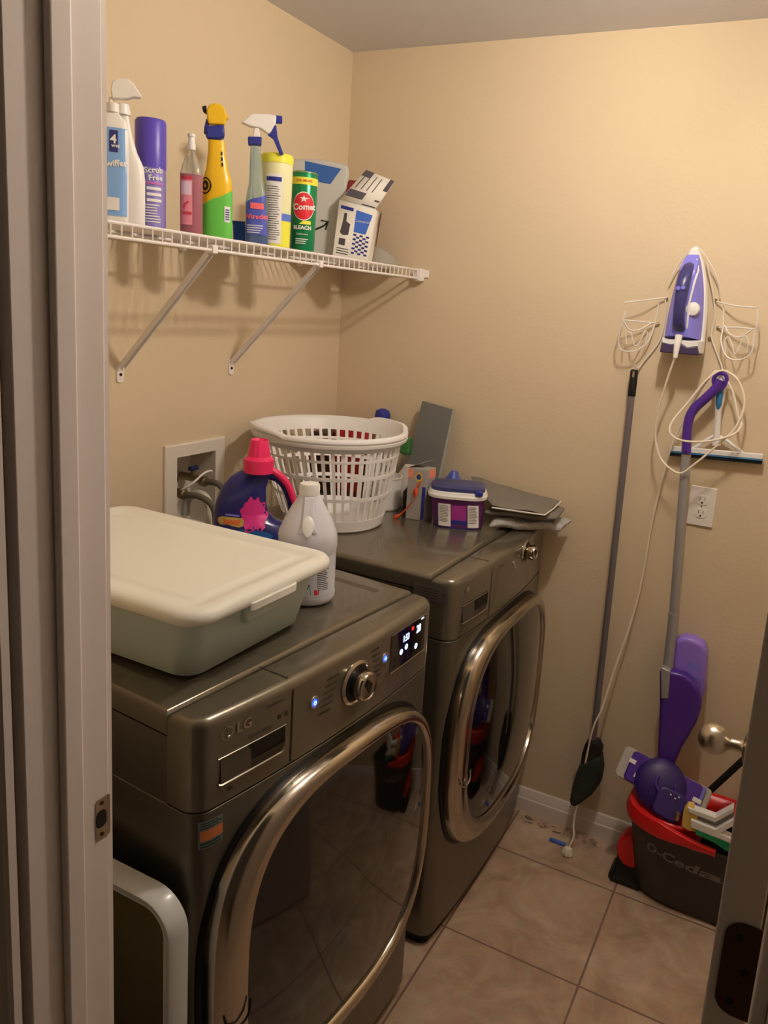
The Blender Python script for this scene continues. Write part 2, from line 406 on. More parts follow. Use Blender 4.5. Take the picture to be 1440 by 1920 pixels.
def machine(name, P0, ang, D, label, washer):
    t = thing(name, (P0[0], P0[1], 0), label, 'washing machine' if washer else 'clothes dryer', ang)
    o = outline(-D); bd = MB(); slab(bd, o, .035, SEAM-.004, .002); bd.build('cabinet', M_STEEL if not washer else M_STEEL, t)
    MB().prism(inset(o if area(o) > 0 else o[::-1], .014), lambda u, v, d: Vector((u, v, d)), 0, .036).build('plinth', M_GAP, t)
    # side sheets above the seam, behind the console
    B = MB(); slab(B, [(-D, 0.002), (-.063, .002), (-.063, W-.002), (-D, W-.002)], SEAM-.004, TOP-.045, .001); B.build('side_panel', M_STEEL, t)
    MB().box((-D/2-.05, W/2, TOP-.044), (D-.11, W-.012, .006)).build('lid_seam', M_GAP, t)
    L = MB(); P = [(-D, 0), (-.063, 0), (-.063, W), (-D, W)]
    P = [(-D+.02, 0), (-.063, 0), (-.063, W), (-D+.02, W), (-D, W-.02), (-D, .02)]
    if area(P) < 0: P = P[::-1]
    z0, r = TOP-.04, .012
    rg = [[Vector((x, y, z0)) for x, y in P]]
    for i in range(5):
        a = pi/2*i/4; rg.append([Vector((x, y, TOP-r+r*sin(a))) for x, y in inset(P, r*(1-cos(a)))])
    if washer:
        for d, z in ((.050, TOP), (.056, TOP-.0045)): rg.append([Vector((x, y, z)) for x, y in inset(P, d)])
    L.loft(rg); L.build('lid', M_STEELT, t)
    C = MB(); slab(C, outline(-.062), SEAM, TOP-.002, .016); C.build('console', M_STEELT, t)
    MB().prism(inset(outline(-.062) if area(outline(-.062)) > 0 else outline(-.062)[::-1], .003), lambda u, v, d: Vector((u, v, d)), SEAM-.005, SEAM+.001).build('console_seam', M_GAP, t)
    # door
    dr = MB(); ou = sup(.343, .535, .332, .322, 3.1)
    dr.loft([[F(x)(u, v) for u, v in ou] for x in (-.002, .004)]); dr.build('door_gap', M_GAP, t)
    rg = []
    oc = (.343, .535, .325, .315, 3.1)
    ic = (.366, .538, .282, .283, 3.0) if washer else (.366, .545, .285, .275, 2.9)
    for k, off in ((0, .002), (.0, .018), (.05, .029), (.2, .037), (.5, .040), (.8, .039), (.95, .036), (1, .028)):
        q = [o_+(i_-o_)*k for o_, i_ in zip(oc, ic)]
        rg.append([F(off)(u, v) for u, v in sup(*q)])
    door = MB().loft(rg, (False, False)).build('door', M_CHR, t, sharp=50)
    rg = []
    for k in (1, .97, .9, .75, .5, .25, .02):
        rg.append([F(.030+.022*(1-k*k))(u, v) for u, v in sup(ic[0], ic[1], ic[2]*k, ic[3]*k, 3-(1-k))])
    MB().loft(rg, (False, True)).build('door_glass', M_GLASS, door, sharp=60)
    g = MB()
    g.tube([F(.0435)(.045+.0*i, .70-.0*i) for i in range(1)]+[F(.044)(.03, .48), F(.0455)(.05, .468), F(.0455)(.078, .470), F(.044)(.088, .492)][:0]+[F(.044)(.055, .701)], .0001, 4)
    h = MB().tube(spline([F(.040)(.030, .500), F(.0445)(.036, .478), F(.046)(.056, .470), F(.0445)(.076, .478), F(.040)(.083, .500)], 4), .0022, 6)
    h.build('grip_line', M_GAP if washer else M_CHR, door)
    # drawer; dark patches paint the shade of a grip recess
    s = MB(); patch(s, F(.0012), .196, .1985, SEAM, TOP-.018, 1, 6); 
    s.add([Vector((front(.196)-.012, .196, TOP-.0015)), Vector((-.063, .196, TOP-.0015)), Vector((-.063, .1985, TOP-.0015)), Vector((front(.1985)-.012, .1985, TOP-.0015))], [(0, 1, 2, 3)])
    s.build('drawer_seam', M_GAP, t)
    zt0, zt1, zb0, zb1 = .945, .948, .900, .905
    rec = MB(); rec.grid(lambda a, b_: F(.001)(.100+.012*(1-b_)+(.082-.012*(1-b_))*a, (zb0+.012)+(zt0-zb0-.012)*b_), 14, 3)
    dg = rec.build('grip_shade', M_GAP if washer else M_GAP, t)
    MB().grid(lambda a, b_: F(.0005+.0030*(1-b_))(.046+.06*a, zb0+.002+(zt0-zb0-.002)*b_), 14, 3).build('grip_slope', M_STEEL, dg)
    MB().grid(lambda a, b_: F(.0020+.0020*(1-b_))(.104+.076*a, zb0+.002+.014*b_), 14, 3).build('grip_slope', M_GRIPSH, dg)  # dark strip painted as shade along the bottom of the grip
    MB().tube([F(.002)(.040+.142*i/10, zt0+.001) for i in range(11)], .0014, 6).build('grip_edge', M_STEELT, dg)
    MB().tube([F(.002)(.042, zb0+.001)]+[F(.004)(.046+.126*i/10, zb0) for i in range(11)]+[F(.002)(.180, zb0+.008), F(.001)(.182, zb0+.02)], .0024, 6).build('grip_edge', M_STEELT, dg)
    # logo
    lg = MB(); cu, cz = (.058, .984) if washer else (.062, .985)
    lg.loft([[F(.0015)(cu+r*cos(2*pi*k/28), cz+r*sin(2*pi*k/28)) for k in range(28)] for r in (.0115, .0098)], (False, False))
    if washer:
        lg.tube([F(.0018)(cu, cz+.006), F(.0018)(cu, cz-.005), F(.0018)(cu+.004, cz-.005)], .0008, 5)
        lg.loft([[F(.0016)(cu-.004+r*cos(2*pi*k/10), cz+.003+r*sin(2*pi*k/10)) for k in range(10)] for r in (.0016, .0001)], (False, False))
        lg.tube([F(.0018)(cu+.007*cos(a), cz+.007*sin(a)) for a in [radians(-90+x*9) for x in range(11)]], .0007, 5)
        put_text(lg, 'LG', .026, lambda u, v: F(.0016)(cu+.033+u, cz+v), .02)
    else:
        lg.loft([[F(.0018)(cu+r*cos(2*pi*k/28), cz+r*sin(2*pi*k/28)) for k in range(28)] for r in (.0078, .0001)], (False, False))
    lg.build('logo', M_LOGO, t)
    # knob
    def dial(ku, kz, R, mt2):
        x = front(ku)
        k_ = MB().lathe([(0, 0), (R*1.28, 0), (R*1.28, .002), (R*1.12, .006), (R*1.05, .003), (0, .003)], (x+.0005, ku, kz), 36, 'x').build('dial_ring', M_CHR, t)
        MB().lathe([(0, 0), (R*1.03, 0), (R, .001), (0, .001)], (x+.004, ku, kz), 36, 'x').build('dial_well', M_GAP, k_)
        kk = MB().lathe([(0, 0), (R*.78, 0), (R*.80, .012), (R*.84, .015), (R*.84, .024), (R*.78, .028), (R*.70, .029), (R*.66, .027), (0, .0275)], (x+.004, ku, kz), 36, 'x').build('dial', M_CHR, k_)
        nn = MB(); xx = x+.0325
        nn.add([Vector((xx, ku-.004, kz+R*.5)), Vector((xx, ku+R*.35, kz+R*.1)), Vector((xx, ku+R*.1, kz-R*.45)), Vector((xx, ku-R*.35, kz+R*.2))], [(0, 1, 2, 3)])
        nn.build('pointer', M_GAP, kk)
    def button(u, z, R, led):
        x = front(u)
        b_ = MB().lathe([(0, 0), (R*1.3, 0), (R*1.25, .0025), (R, .0028), (R*.95, .001), (0, .001)], (x, u, z), 24, 'x').build('button', M_LOGO, t)
        MB().lathe([(0, 0), (R*.8, 0), (R*.7, .0015), (0, .002)], (x+.001, u, z), 20, 'x').build('button_face', led or M_CHR, b_)
        if led:
            MB().loft([[Vector((x+.0036, u+r*cos(2*pi*k/16), z+r*sin(2*pi*k/16))) for k in range(16)] for r in (R*.42, R*.25)], (False, False)).build('lit_icon', M_LED, b_)
    pr = MB()
    if washer:
        dial(.372, .948, .034, 1); button(.252, .957, .009, M_LEDB); button(.470, .960, .0085, M_LEDB)
        for i in range(6): patch(pr, F(.0012), .285-.004*i, .318-.004*i, .985-.012*i, .988-.012*i, 2)
        for i in range(6): patch(pr, F(.0012), .420+.004*min(i, 3), .448+.002*i, .990-.012*i, .993-.012*i, 2)
        put_text(pr, 'TurboWash', .008, lambda u, v: F(.0012)(.155+u, .995+v)); put_text(pr, 'DirectDrive', .010, lambda u, v: F(.0012)(.125+u, .957+v))
        for uu in (.168, .184): patch(pr, F(.0012), uu-.003, uu+.003, .962, .970, 1)
        patch(pr, F(.0012), .060, .070, .882, .887, 1)
        # display
        dsp = MB(); patch(dsp, F(.0012), .493, .640, .918, .998, 8, 2); dp = dsp.build('display', M_GLASS, t)
        fr = MB().tube([F(.0015)(.492+.15*i/8, .916-.002*i/8) for i in range(9)], .0012, 5)
        fr.tube([F(.0015)(.492+.15*i/8, .999) for i in range(9)], .0007, 5); fr.build('display_edge', M_CHR, dp)
        dg_ = MB(); put_text(dg_, '1:53', .020, lambda u, v: F(.002)(.553+u, .974+v), .03, sx=.8); put_text(dg_, '28', .024, lambda u, v: F(.002)(.608+u, .975+v), .03, sx=.8)
        dg_.build('display_digits', M_LED, dp)
        for uu, vv, R in ((.535, .949, .0062), (.556, .953, .0062), (.600, .938, .0065)):
            MB().loft([[F(.002)(uu+r*cos(2*pi*k/14), vv+r*sin(2*pi*k/14)) for k in range(14)] for r in (R, R*.3)], (False, False)).build('lit_icon', M_LED, dp)
        patch(MB(), F(.002), .618, .630, .992, .995, 1).build('lit_mark', M_LED, dp)
        dr_ = MB(); patch(dr_, F(.002), .576, .584, .982, .989, 1); dr_.build('display_light', M_LEDR, dp)
        mk = MB()
        for i in range(5):
            lines(mk, F(.0018), .503+.027*i, .522+.027*i, .922, .945, 4, .0015, .5, 1)
        mk.build('display_legend', M_INK, dp)
        st = MB(); patch(st, F(.0012), .012, .052, .800, .848, 4); so = st.build('efficiency_sticker', mat('sticker_teal', A(112, 120, 104), .5), t)
        s2 = MB(); patch(s2, F(.0018), .014, .052, .814, .832, 4); s2.build('sticker_band', mat('sticker_orange', A(200, 112, 55), .5), so)
        s3 = MB(); lines(s3, F(.0018), .014, .050, .834, .847, 3, .0022, .2, 3); lines(s3, F(.0018), .014, .050, .801, .812, 2, .003, .2, 3); s3.build('sticker_print', mat('sticker_ink', (40, 62, 62), .5), so)
        # one mark of light at the end of the console
    else:
        dial(.448, .985, .026, 1); 
        for u, z in ((.352, .975), (.362, .962)): button(u, z, .0045, None)
        patch(pr, F(.0012), .25, .275, .990, .992, 2)
        st = MB(); fn = lambda u, v: Vector((u, -.0012, v))
        st.grid(lambda a, b_: Vector((-.108+.092*a, -.0012, .960+.038*b_)), 1, 1); so = st.build('rating_sticker', mat('sticker_grey', A(88, 82, 68), .5), t)
        s2 = MB()
        for i in range(4): s2.grid(lambda a, b_, i=i: Vector((-.102+.06*a, -.0018, .966+.007*i+.002*b_)), 1, 1)
        s2.grid(lambda a, b_: Vector((-.028+.005*a, -.0018, .978+.007*b_)), 1, 1); s2.build('sticker_print', M_INK, so)
    if pr.v: pr.build('console_print', M_INK, t)
    return t
WANG = -.09; far = Vector((.818, -.817)); WP0 = (far.x+W*sin(WANG), far.y-W*cos(WANG))
washer = machine('washing_machine', WP0, WANG, .690, 'graphite front-load washer with lit display, nearer machine under the white lidded tub', True)
dryer = machine('clothes_dryer', (.813, -.700), 0.0, .74, 'graphite front-load dryer with chrome door ring, standing in the corner by the far wall', False)
WZ = TOP+.0005

# ============================================================ WIRE SHELF
M_WIRE = mat('white_coated_wire', A(226, 208, 182), .4)
SX, SZT, SZB = .303, 1.767, 1.741
sh = thing('wire_shelf', (0, -.85, 1.766), 'long white wire shelf fixed across the left wall above the machines', 'shelf')
def W_(mb, name, mt, par, **k): return mb.build(name, mt, par, world=True, **k)
W_(MB().tube([(SX, -1.66, SZT), (SX, -.024, SZT)], .0036, 8), 'front_rail', M_WIRE, sh)
W_(MB().tube([(SX, -1.66, SZB), (SX, -.024, SZB)], .0036, 8), 'front_rail', M_WIRE, sh)
W_(MB().tube([(.012, -1.66, SZT-.004), (.012, -.014, SZT-.004)], .0033, 8), 'back_rail', M_WIRE, sh)
W_(MB().tube([(.155, -1.66, SZT-.006), (.155, -.014, SZT-.006)], .0033, 8), 'cross_rail', M_WIRE, sh)
n_w = 64; dk = MB()
for i in range(n_w):
    y = -.030-i*.0254
    dk.tube([(.010, y, SZT-.001), (SX-.004, y, SZT-.001), (SX+.0015, y, SZT-.004), (SX+.0015, y, SZB)], .0018, 5)
dk = W_(dk, 'deck_wires', M_WIRE, sh); dk['kind'] = 'stuff'
for y0, y1 in ((-.975, -.956), (-.575, -.559)):
    g = MB(); p, q = Vector((SX-.012, y0, SZB-.004)), Vector((.006, y1, 1.462))
    dv = (p-q).normalized(); sd = Vector((0, 1, 0)); up_ = dv.cross(sd)
    ring = lambda c: [c+sd*.0075+up_*.003, c+sd*.0075-up_*.009, c+sd*.0050-up_*.009, c+sd*.0050-up_*.000, c-sd*.0050-up_*.000, c-sd*.0050-up_*.009, c-sd*.0075-up_*.009, c-sd*.0075+up_*.003]
    g.loft([ring(p), ring(q)])
    br = W_(g, 'support_brace', M_WIRE, sh)
    foot = MB().prism(rrect(.021, .044, .007, 5, y1, 1.444), lambda u, v, d: Vector((d, u, v)), 0, .004)
    W_(foot, 'brace_foot', M_WIRE, br)
    W_(MB().lathe([(0, 0), (.0042, 0), (.0035, .002), (0, .0022)], (.004, y1, 1.441), 12, 'x'), 'screw', M_BRONZE, br)
    W_(MB().box((SX-.003, y0, SZB+.002), (.02, .016, .018)), 'brace_clip', M_WIRE, br, bevel=.002)
e = MB().box((SX+.001, -.0145, 1.752), (.026, .029, .040)); W_(e, 'end_bracket', M_WIRE, sh, bevel=.003)
W_(MB().box((SX+.020, -.003, 1.756), (.020, .006, .024)), 'end_bracket', M_WIRE, sh, bevel=.002)
for y in (-.26, -.76, -1.16): W_(MB().box((.008, y, SZT-.006), (.016, .014, .022)), 'wall_clip', M_WIRE, sh, bevel=.002)

# ============================================================ OUTLET BOX IN THE LEFT WALL
M_BOX = mat('white_plastic_box', A(214, 194, 162), .45); M_BRASS = mat('dull_brass', (150, 135, 105), .4, .8)
M_HOSE = mat('grey_rubber_hose', (92, 86, 76), .55); M_HOSEW = mat('white_hose', A(190, 178, 150), .5)
ob = thing('water_outlet_box', (0, (BY0+BY1)/2, BZ0), 'white recessed water outlet box with valves, set in the left wall behind the tub', 'outlet box')
oy0, oy1, oz0, oz1 = -.815, -.584, .955, 1.246
F_ = MB()
o4 = [(oy0, oz0), (oy1, oz0), (oy1, oz1), (oy0, oz1)]; i4 = [(BY0+.002, BZ0+.002), (BY1-.002, BZ0+.002), (BY1-.002, BZ1-.002), (BY0+.002, BZ1-.002)]
lp = [[Vector((.0005, y, z)) for y, z in o4], [Vector((.007, y*1.0, z)) for y, z in o4], [Vector((.009, y+(.004 if y < -.7 else -.004), z+(.004 if z < 1.1 else -.004))) for y, z in o4],
      [Vector((.009, y, z)) for y, z in i4], [Vector((-.085, y, z)) for y, z in i4]]
F_.loft(lp, (False, True)); W_(F_, 'box_frame', M_BOX, ob, sharp=20)
def valve(y, z, s):
    v = MB().tube([(-.08, y, z), (-.03, y, z), (-.005, y, z-.004)], .011, 12)
    v = W_(v, 'valve', M_BRASS, ob)
    W_(MB().tube([(-.035, y, z), (-.035, y, z+.02)], .006, 8), 'valve_stem', M_BRASS, v)
    W_(MB().box((-.035, y, z+.028), (.014, .032, .012)), 'valve_handle', mat('blue_valve_handle', (30, 40, 90), .5) if s else M_BRONZE, v, bevel=.003)
    W_(MB().lathe([(0, 0), (.014, 0), (.015, .006), (.015, .016), (.012, .02), (0, .02)], (-.006, y, z-.004), 14, 'x'), 'coupling', M_BRASS, v)
valve(-.745, 1.108, 0); valve(-.665, 1.130, 1)
def hose(pts, r, label, mt, nm='water_hose'):
    p = spline(pts, 8); p2 = []
    return tag(MB().tube(p, r, 10).build(nm, mt), label, 'hose')
hose([(.014, -.745, 1.104), (.06, -.742, 1.106), (.10, -.736, 1.085), (.112, -.735, 1.03), (.105, -.738, .93), (.095, -.738, .80), (.09, -.74, .6)], .0085, 'grey rubber water hose curving out of the left valve of the wall box', M_HOSE)
hose([(.014, -.665, 1.126), (.05, -.662, 1.126), (.075, -.664, 1.105), (.066, -.680, 1.05), (.050, -.700, .96), (.035, -.710, .85), (.026, -.712, .6)], .0085, 'grey rubber water hose curving out of the right valve of the wall box', M_HOSE)
hose([(-.03, -.70, 1.03), (-.02, -.70, 1.08), (.03, -.70, 1.098), (.072, -.712, 1.06), (.072, -.735, .96), (.065, -.742, .85), (.062, -.745, .6)], .012, 'pale corrugated drain hose hooked between the two valves of the wall box', M_HOSEW, 'drain_hose')
tag(MB().tube(spline([(-.02, -.755, 1.10), (.028, -.74, 1.135), (.036, -.70, 1.160), (.030, -.665, 1.160), (.022, -.655, 1.148)], 8), .003, 8).build('power_cord', M_WIRE), 'thin white cord looped across the valves of the wall box', 'cord')

# ============================================================ OUTLET COVER ON THE FAR WALL
M_PLATE = mat('ivory_plate', A(226, 208, 180), .35)
oc_ = at(1316, 949, 'y', 0)
op = tag(MB().prism(rrect(.073, .116, .004, 4, oc_.x, oc_.z), lambda u, v, d: Vector((u, d, v)), 0, -.006).build('outlet_cover', M_PLATE, bevel=.0018), 'ivory electrical outlet plate on the far wall, right of the grey mop pole', 'outlet')
for s in (-1, 1):
    zz = oc_.z+s*.0195
    rc = child_world(MB().prism([(oc_.x+.017*cos(a), zz+.0145*max(-.95, min(.95, 1.15*sin(a)))) for a in [2*pi*k/24 for k in range(24)]], lambda u, v, d: Vector((u, d, v)), -.005, -.0078), 'receptacle', M_PLATE, op)
    T = op.location
    for dx, h in ((-.0064, .009), (.0064, .0075)): MB().box(Vector((oc_.x+dx, -.0078, zz+.003))-T, (.0016, .001, h)).build('slot', M_BLK, rc)
    MB().lathe([(0, 0), (.0028, 0), (.0028, -.0006), (0, -.0006)], Vector((oc_.x, -.0078, zz-.008))-T, 12, 'y').build('ground_hole', M_BLK, rc)
child_world(MB().lathe([(0, 0), (.003, 0), (.002, -.0012), (0, -.0013)], (oc_.x, -.006, oc_.z), 12, 'y'), 'screw', M_NICK, op)

# ============================================================ IRON IN ITS WIRE HOLDER
M_RACK = mat('ivory_wire', A(218, 200, 172), .4)
def P(px, py, y): return at(px, py, 'y', y)
rk = thing('iron_holder', (1.165, 0, 1.52), 'ivory wire iron and board holder screwed to the far wall around the iron', 'wire holder')
def wire(pts, r=.0022, nm='wire', n=8, curve=True, par=rk, mt=None):
    pts = [Vector(p) for p in pts]
    return W_(MB().tube(spline(pts, n) if curve else pts, r, 6), nm, mt or M_RACK, par)
# frame round the iron
wire([P(1255, 530, -.02), P(1275, 492, -.03), P(1305, 464, -.045), P(1330, 492, -.03), P(1347, 530, -.02), P(1350, 560, -.006)], nm='hoop')
wire([P(1248, 560, -.006), P(1246, 600, -.006), P(1236, 640, -.006), P(1205, 680, -.010), P(1196, 690, -.020), P(1190, 684, -.028)], nm='side_wire')
wire([P(1325, 490, -.03), P(1338, 560, -.012), P(1340, 600, -.006), P(1334, 632, -.006), P(1345, 665, -.008), P(1354, 690, -.016), P(1351, 702, -.032), P(1346, 700, -.036)], nm='side_wire')
# left arm
wire([P(1171, 567, -.060), P(1210, 563, -.045), P(1250, 558, -.008)], nm='arm', curve=False)
wire([P(1168, 600, -.060), P(1200, 603, -.040), P(1235, 607, -.006)], nm='arm', curve=False)
wire([P(1173, 583, -.062), P(1168, 600, -.062), P(1160, 630, -.055), P(1164, 655, -.050), P(1190, 658, -.045), P(1215, 640, -.030), P(1228, 605, -.012), P(1236, 562, -.006)], nm='shadow_loop')  # left wire loops, shaped mostly after cast shadows
wire([P(1168, 600, -.060), P(1180, 618, -.05), P(1200, 618, -.04), P(1222, 605, -.02)], nm='shadow_loop')
wire([P(1174, 645, -.052), P(1174, 625, -.052), P(1183, 625, -.050), P(1190, 648, -.048), P(1200, 640, -.044), P(1208, 622, -.040), P(1214, 625, -.036), P(1210, 645, -.036)], .0018, nm='hook')
# right arm
wire([P(1419, 577, -.060), P(1380, 574, -.045), P(1344, 566, -.008)], nm='arm', curve=False)
wire([P(1415, 617, -.060), P(1380, 614, -.040), P(1346, 614, -.006)], nm='arm', curve=False)
wire([P(1357, 570, -.010), P(1356, 612, -.020), P(1352, 640, -.035), P(1362, 668, -.050), P(1385, 675, -.055), P(1408, 662, -.058), P(1414, 630, -.060), P(1420, 605, -.062), P(1420, 580, -.062)], nm='shadow_loop')  # right wire loops, likewise shaped mostly after cast shadows
wire([P(1358, 610, -.020), P(1368, 626, -.04), P(1388, 632, -.052), P(1410, 618, -.060)], nm='shadow_loop')
wire([P(1361, 665, -.045), P(1359, 640, -.045), P(1366, 632, -.045), P(1372, 645, -.048), P(1378, 664, -.052), P(1388, 645, -.054), P(1396, 630, -.056), P(1403, 640, -.058), P(1400, 662, -.056)], .0018, nm='hook')
for px, py in ((1250, 560), (1234, 607), (1342, 563), (1331, 634), (1347, 614)):
    c = P(px, py, 0); W_(MB().lathe([(0, 0), (.005, 0), (.005, -.006), (.003, -.008), (0, -.008)], c, 12, 'y'), 'screw', M_NICK, rk)

M_LAV = mat('lavender_translucent_plastic', A(122, 112, 178), .22, coat=.4); M_IND = mat('indigo_plastic', A(56, 50, 88), .3)
M_WHT = mat('white_gloss_plastic', A(228, 216, 200), .3); M_PURD = mat('dark_purple_plastic', A(66, 50, 70), .35)
ix, iz0, iz1 = 1.163, 1.592, 1.868
ir = thing('clothes_iron', (ix, -.03, iz0), 'lavender and white steam iron standing upright in the wire holder', 'iron')
def iw(t): return max(.0005, .058*(1-max(0, t)**2.3)**.72*(1-.05*(1-t)))
def iout(s, dx=0, t0=0, t1=1, N=22):
    ts = [t0+(t1-t0)*(1-cos(pi/2*k/N)) if False else t0+(t1-t0)*sin(pi/2*k/N) for k in range(N+1)]
    R_ = [(ix+dx+s*iw(t), iz0+(iz1-iz0)*t) for t in ts]; L_ = [(ix+dx-s*iw(t), iz0+(iz1-iz0)*t) for t in reversed(ts[:-1])]
    return R_+L_
def ilay(spec):
    return [[Vector((x, y+yo*0, z)) for x, z in iout(s, dx, t0, t1)] for y, s, dx, t0, t1 in [(a, b, c, d, e_) for a, b, c, d, e_ in spec] for yo in (0,)]
W_(MB().loft(ilay([(-.030, .95, 0, .03, .985), (-.034, 1.0, 0, .02, 1.0), (-.036, 1.0, 0, .02, 1.0)])), 'soleplate', M_NICK, ir)
body = W_(MB().loft(ilay([(-.036, 1.0, 0, 0, 1.0), (-.048, 1.01, 0, 0, 1.0), (-.056, .97, 0, 0, .985), (-.060, .93, -.001, .0, .965)])), 'skirt', M_WHT, ir)
W_(MB().loft(ilay([(-.056, .90, -.002, .10, .93), (-.072, .84, -.003, .10, .88), (-.090, .70, -.006, .11, .80), (-.100, .50, -.008, .12, .70), (-.103, .25, -.009, .14, .6)])), 'water_tank', M_LAV, ir)
def hb(pts, ws):
    rg = []
    for (x, y, z), (a, b_) in zip(pts, ws):
        rg.append([Vector((x+a*cos(2*pi*k/16), y+b_*sin(2*pi*k/16)*.9, z+b_*sin(2*pi*k/16)*.25)) for k in range(16)])
    return MB().loft(rg)
W_(hb([(ix-.006, -.088, iz0+.045), (ix-.008, -.118, iz0+.06), (ix-.010, -.128, iz0+.10), (ix-.010, -.130, iz0+.14), (ix-.010, -.126, iz0+.175), (ix-.008, -.112, iz0+.205), (ix-.004, -.085, iz0+.232)],
      [(.016, .012), (.017, .014), (.015, .013), (.016, .013), (.018, .015), (.018, .014), (.013, .008)]), 'handle', M_IND, ir, sub=1)
W_(MB().tube([(ix+.012, -.098, iz0+.05), (ix+.010, -.108, iz0+.12), (ix+.016, -.100, iz0+.18), (ix+.019, -.085, iz0+.21), (ix+.010, -.072, iz0+.24)], .003, 8), 'handle_trim', M_WHT, ir)
W_(MB().lathe([(0, 0), (.017, 0), (.019, -.006), (.017, -.016), (.006, -.019), (0, -.019)], (ix+.020, -.088, iz0+.108), 24, 'y'), 'temperature_dial', M_WHT, ir)
for dx, z in ((-.018, .158), (-.005, .160)): W_(MB().lathe([(0, 0), (.006, 0), (.006, -.005), (.004, -.007), (0, -.007)], (ix+dx, -.137, iz0+z), 14, 'y'), 'steam_button', M_LAV, ir)
W_(MB().loft(ilay([(-.040, 1.02, 0, -.035, .10), (-.082, .98, 0, -.03, .09), (-.098, .85, -.002, -.02, .08)])), 'heel', M_WHT, ir, sharp=50)
W_(MB().prism([(ix-.052, iz0-.014), (ix+.052, iz0-.014), (ix+.046, iz0+.012), (ix+.02, iz0+.006), (ix, iz0+.016), (ix-.025, iz0+.010), (ix-.050, iz0+.014)], lambda u, v, d: Vector((u, d, v)), -.036, -.101), 'heel_foot', M_PURD, ir, bevel=.003)
W_(MB().tube([(ix-.006, -.104, iz0+.035), (ix-.006, -.112, iz0+.01), (ix-.007, -.112, iz0-.025)], [.010, .009, .006], 12), 'cord_sleeve', M_WHT, ir)
MT = mat('ivory_cord', A(226, 204, 166), .45)
cp = [Vector((ix-.007, -.112, iz0-.020))]
for px, py, y in ((1250, 715, -.095), (1233, 775, -.08), (1229, 820, -.07), (1238, 858, -.075), (1258, 880, -.085), (1277, 887, -.09), (1300, 872, -.09), (1345, 835, -.085), (1380, 800, -.075), (1396, 755, -.06), (1385, 715, -.05), (1365, 698, -.048), (1348, 696, -.050),
                  (1322, 715, -.055), (1290, 755, -.065), (1262, 788, -.085), (1256, 810, -.098), (1275, 825, -.102), (1320, 828, -.10), (1372, 816, -.085), (1390, 797, -.07), (1384, 780, -.06), (1372, 730, -.05), (1350, 700, -.044), (1335, 702, -.044), (1296, 760, -.045), (1262, 830, -.040), (1245, 885, -.03), (1222, 980, -.025), (1206, 1075, -.022), (1185, 1160, -.03), (1150, 1262, -.06), (1128, 1330, -.085), (1110, 1372, -.09), (1090, 1470, -.075), (1076, 1540, -.085)):
    cp.append(at(px, py, 'y', y))
cp += [Vector((1.035, -.105, .045)), Vector((1.030, -.125, .018))]
W_(MB().tube(spline(cp, 6), .0030, 8), 'power_cord', MT, ir)
pl = W_(MB().loft([[Vector((1.030+a*cos(2*pi*k/20), -.142+b_*sin(2*pi*k/20), z)) for k in range(20)] for a, b_, z in ((.016, .013, .001), (.019, .016, .004), (.018, .014, .016), (.012, .009, .024), (.004, .004, .026))]), 'plug', MT, ir)
for s in (-1, 1): W_(MB().box((1.030+s*.006, -.162, .010), (.0015, .016, .006)), 'plug_prong', M_NICK, pl)

# ============================================================ BROOM
M_GREYP = mat('grey_metal_pole', A(112, 100, 92), .4, .3); M_BRIS = mat('dark_green_bristles', (40, 48, 44), .8, bump=.8, bscale=200)
b0, b1 = at(1190, 690, 'y', -.028), at(1112, 1392, 'y', -.060)
bm_ = thing('broom', (b1.x, b1.y, at(1085, 1500, 'y', -.06).z), 'grey-handled broom with dark angled bristles hanging at the left end of the wire holder', 'broom')
dv = (b1-b0).normalized(); k1 = b0+dv*.082
W_(MB().tube([b0+dv*.004, b0+dv*.010, k1-dv*.002, k1], [.009, .0115, .0115, .0105], 14), 'grip', M_BLK, bm_)
gp = bm_.children[0]
W_(MB().prism(rrect(.006, .018, .003, 4, b0.x+.001, b0.z-.018), lambda u, v, d: Vector((u, d, v)), b0.y-.0102, b0.y-.0125), 'hang_hole', M_NICK, gp)
W_(MB().tube([k1, b1], .0098, 16), 'pole', M_GREYP, bm_)
Y0 = -.062
oc1 = [(1100, 1388), (1122, 1386), (1130, 1402), (1126, 1420), (1104, 1436), (1090, 1434), (1093, 1410)]
W_(MB().prism([(at(x, y, 'y', Y0).x, at(x, y, 'y', Y0).z) for x, y in oc1], lambda u, v, d: Vector((u, d, v)), Y0-.020, Y0+.020), 'broom_cap', M_BLK, bm_, bevel=.008, seg=3)
oc2 = [(1089, 1430), (1128, 1412), (1131, 1440), (1127, 1465), (1112, 1485), (1092, 1500), (1080, 1507), (1071, 1500), (1074, 1480), (1080, 1455)]
W_(MB().prism([(at(x, y, 'y', Y0).x, at(x, y, 'y', Y0).z) for x, y in oc2], lambda u, v, d: Vector((u, d, v)), Y0-.026, Y0+.026), 'bristles', M_BRIS, bm_, bevel=.010, seg=3)
fl = MB()
for i in range(40):
    t = random.random(); a = at(1086-10*t, 1436+60*t, 'y', Y0+random.uniform(-.02, .02)); fl.tube([a, a+Vector((-.006-.010*random.random(), 0, -.03-.02*random.random()))], .0005, 3)
f_ = W_(fl, 'stray_bristles', M_BRIS, bm_); f_['kind'] = 'stuff'

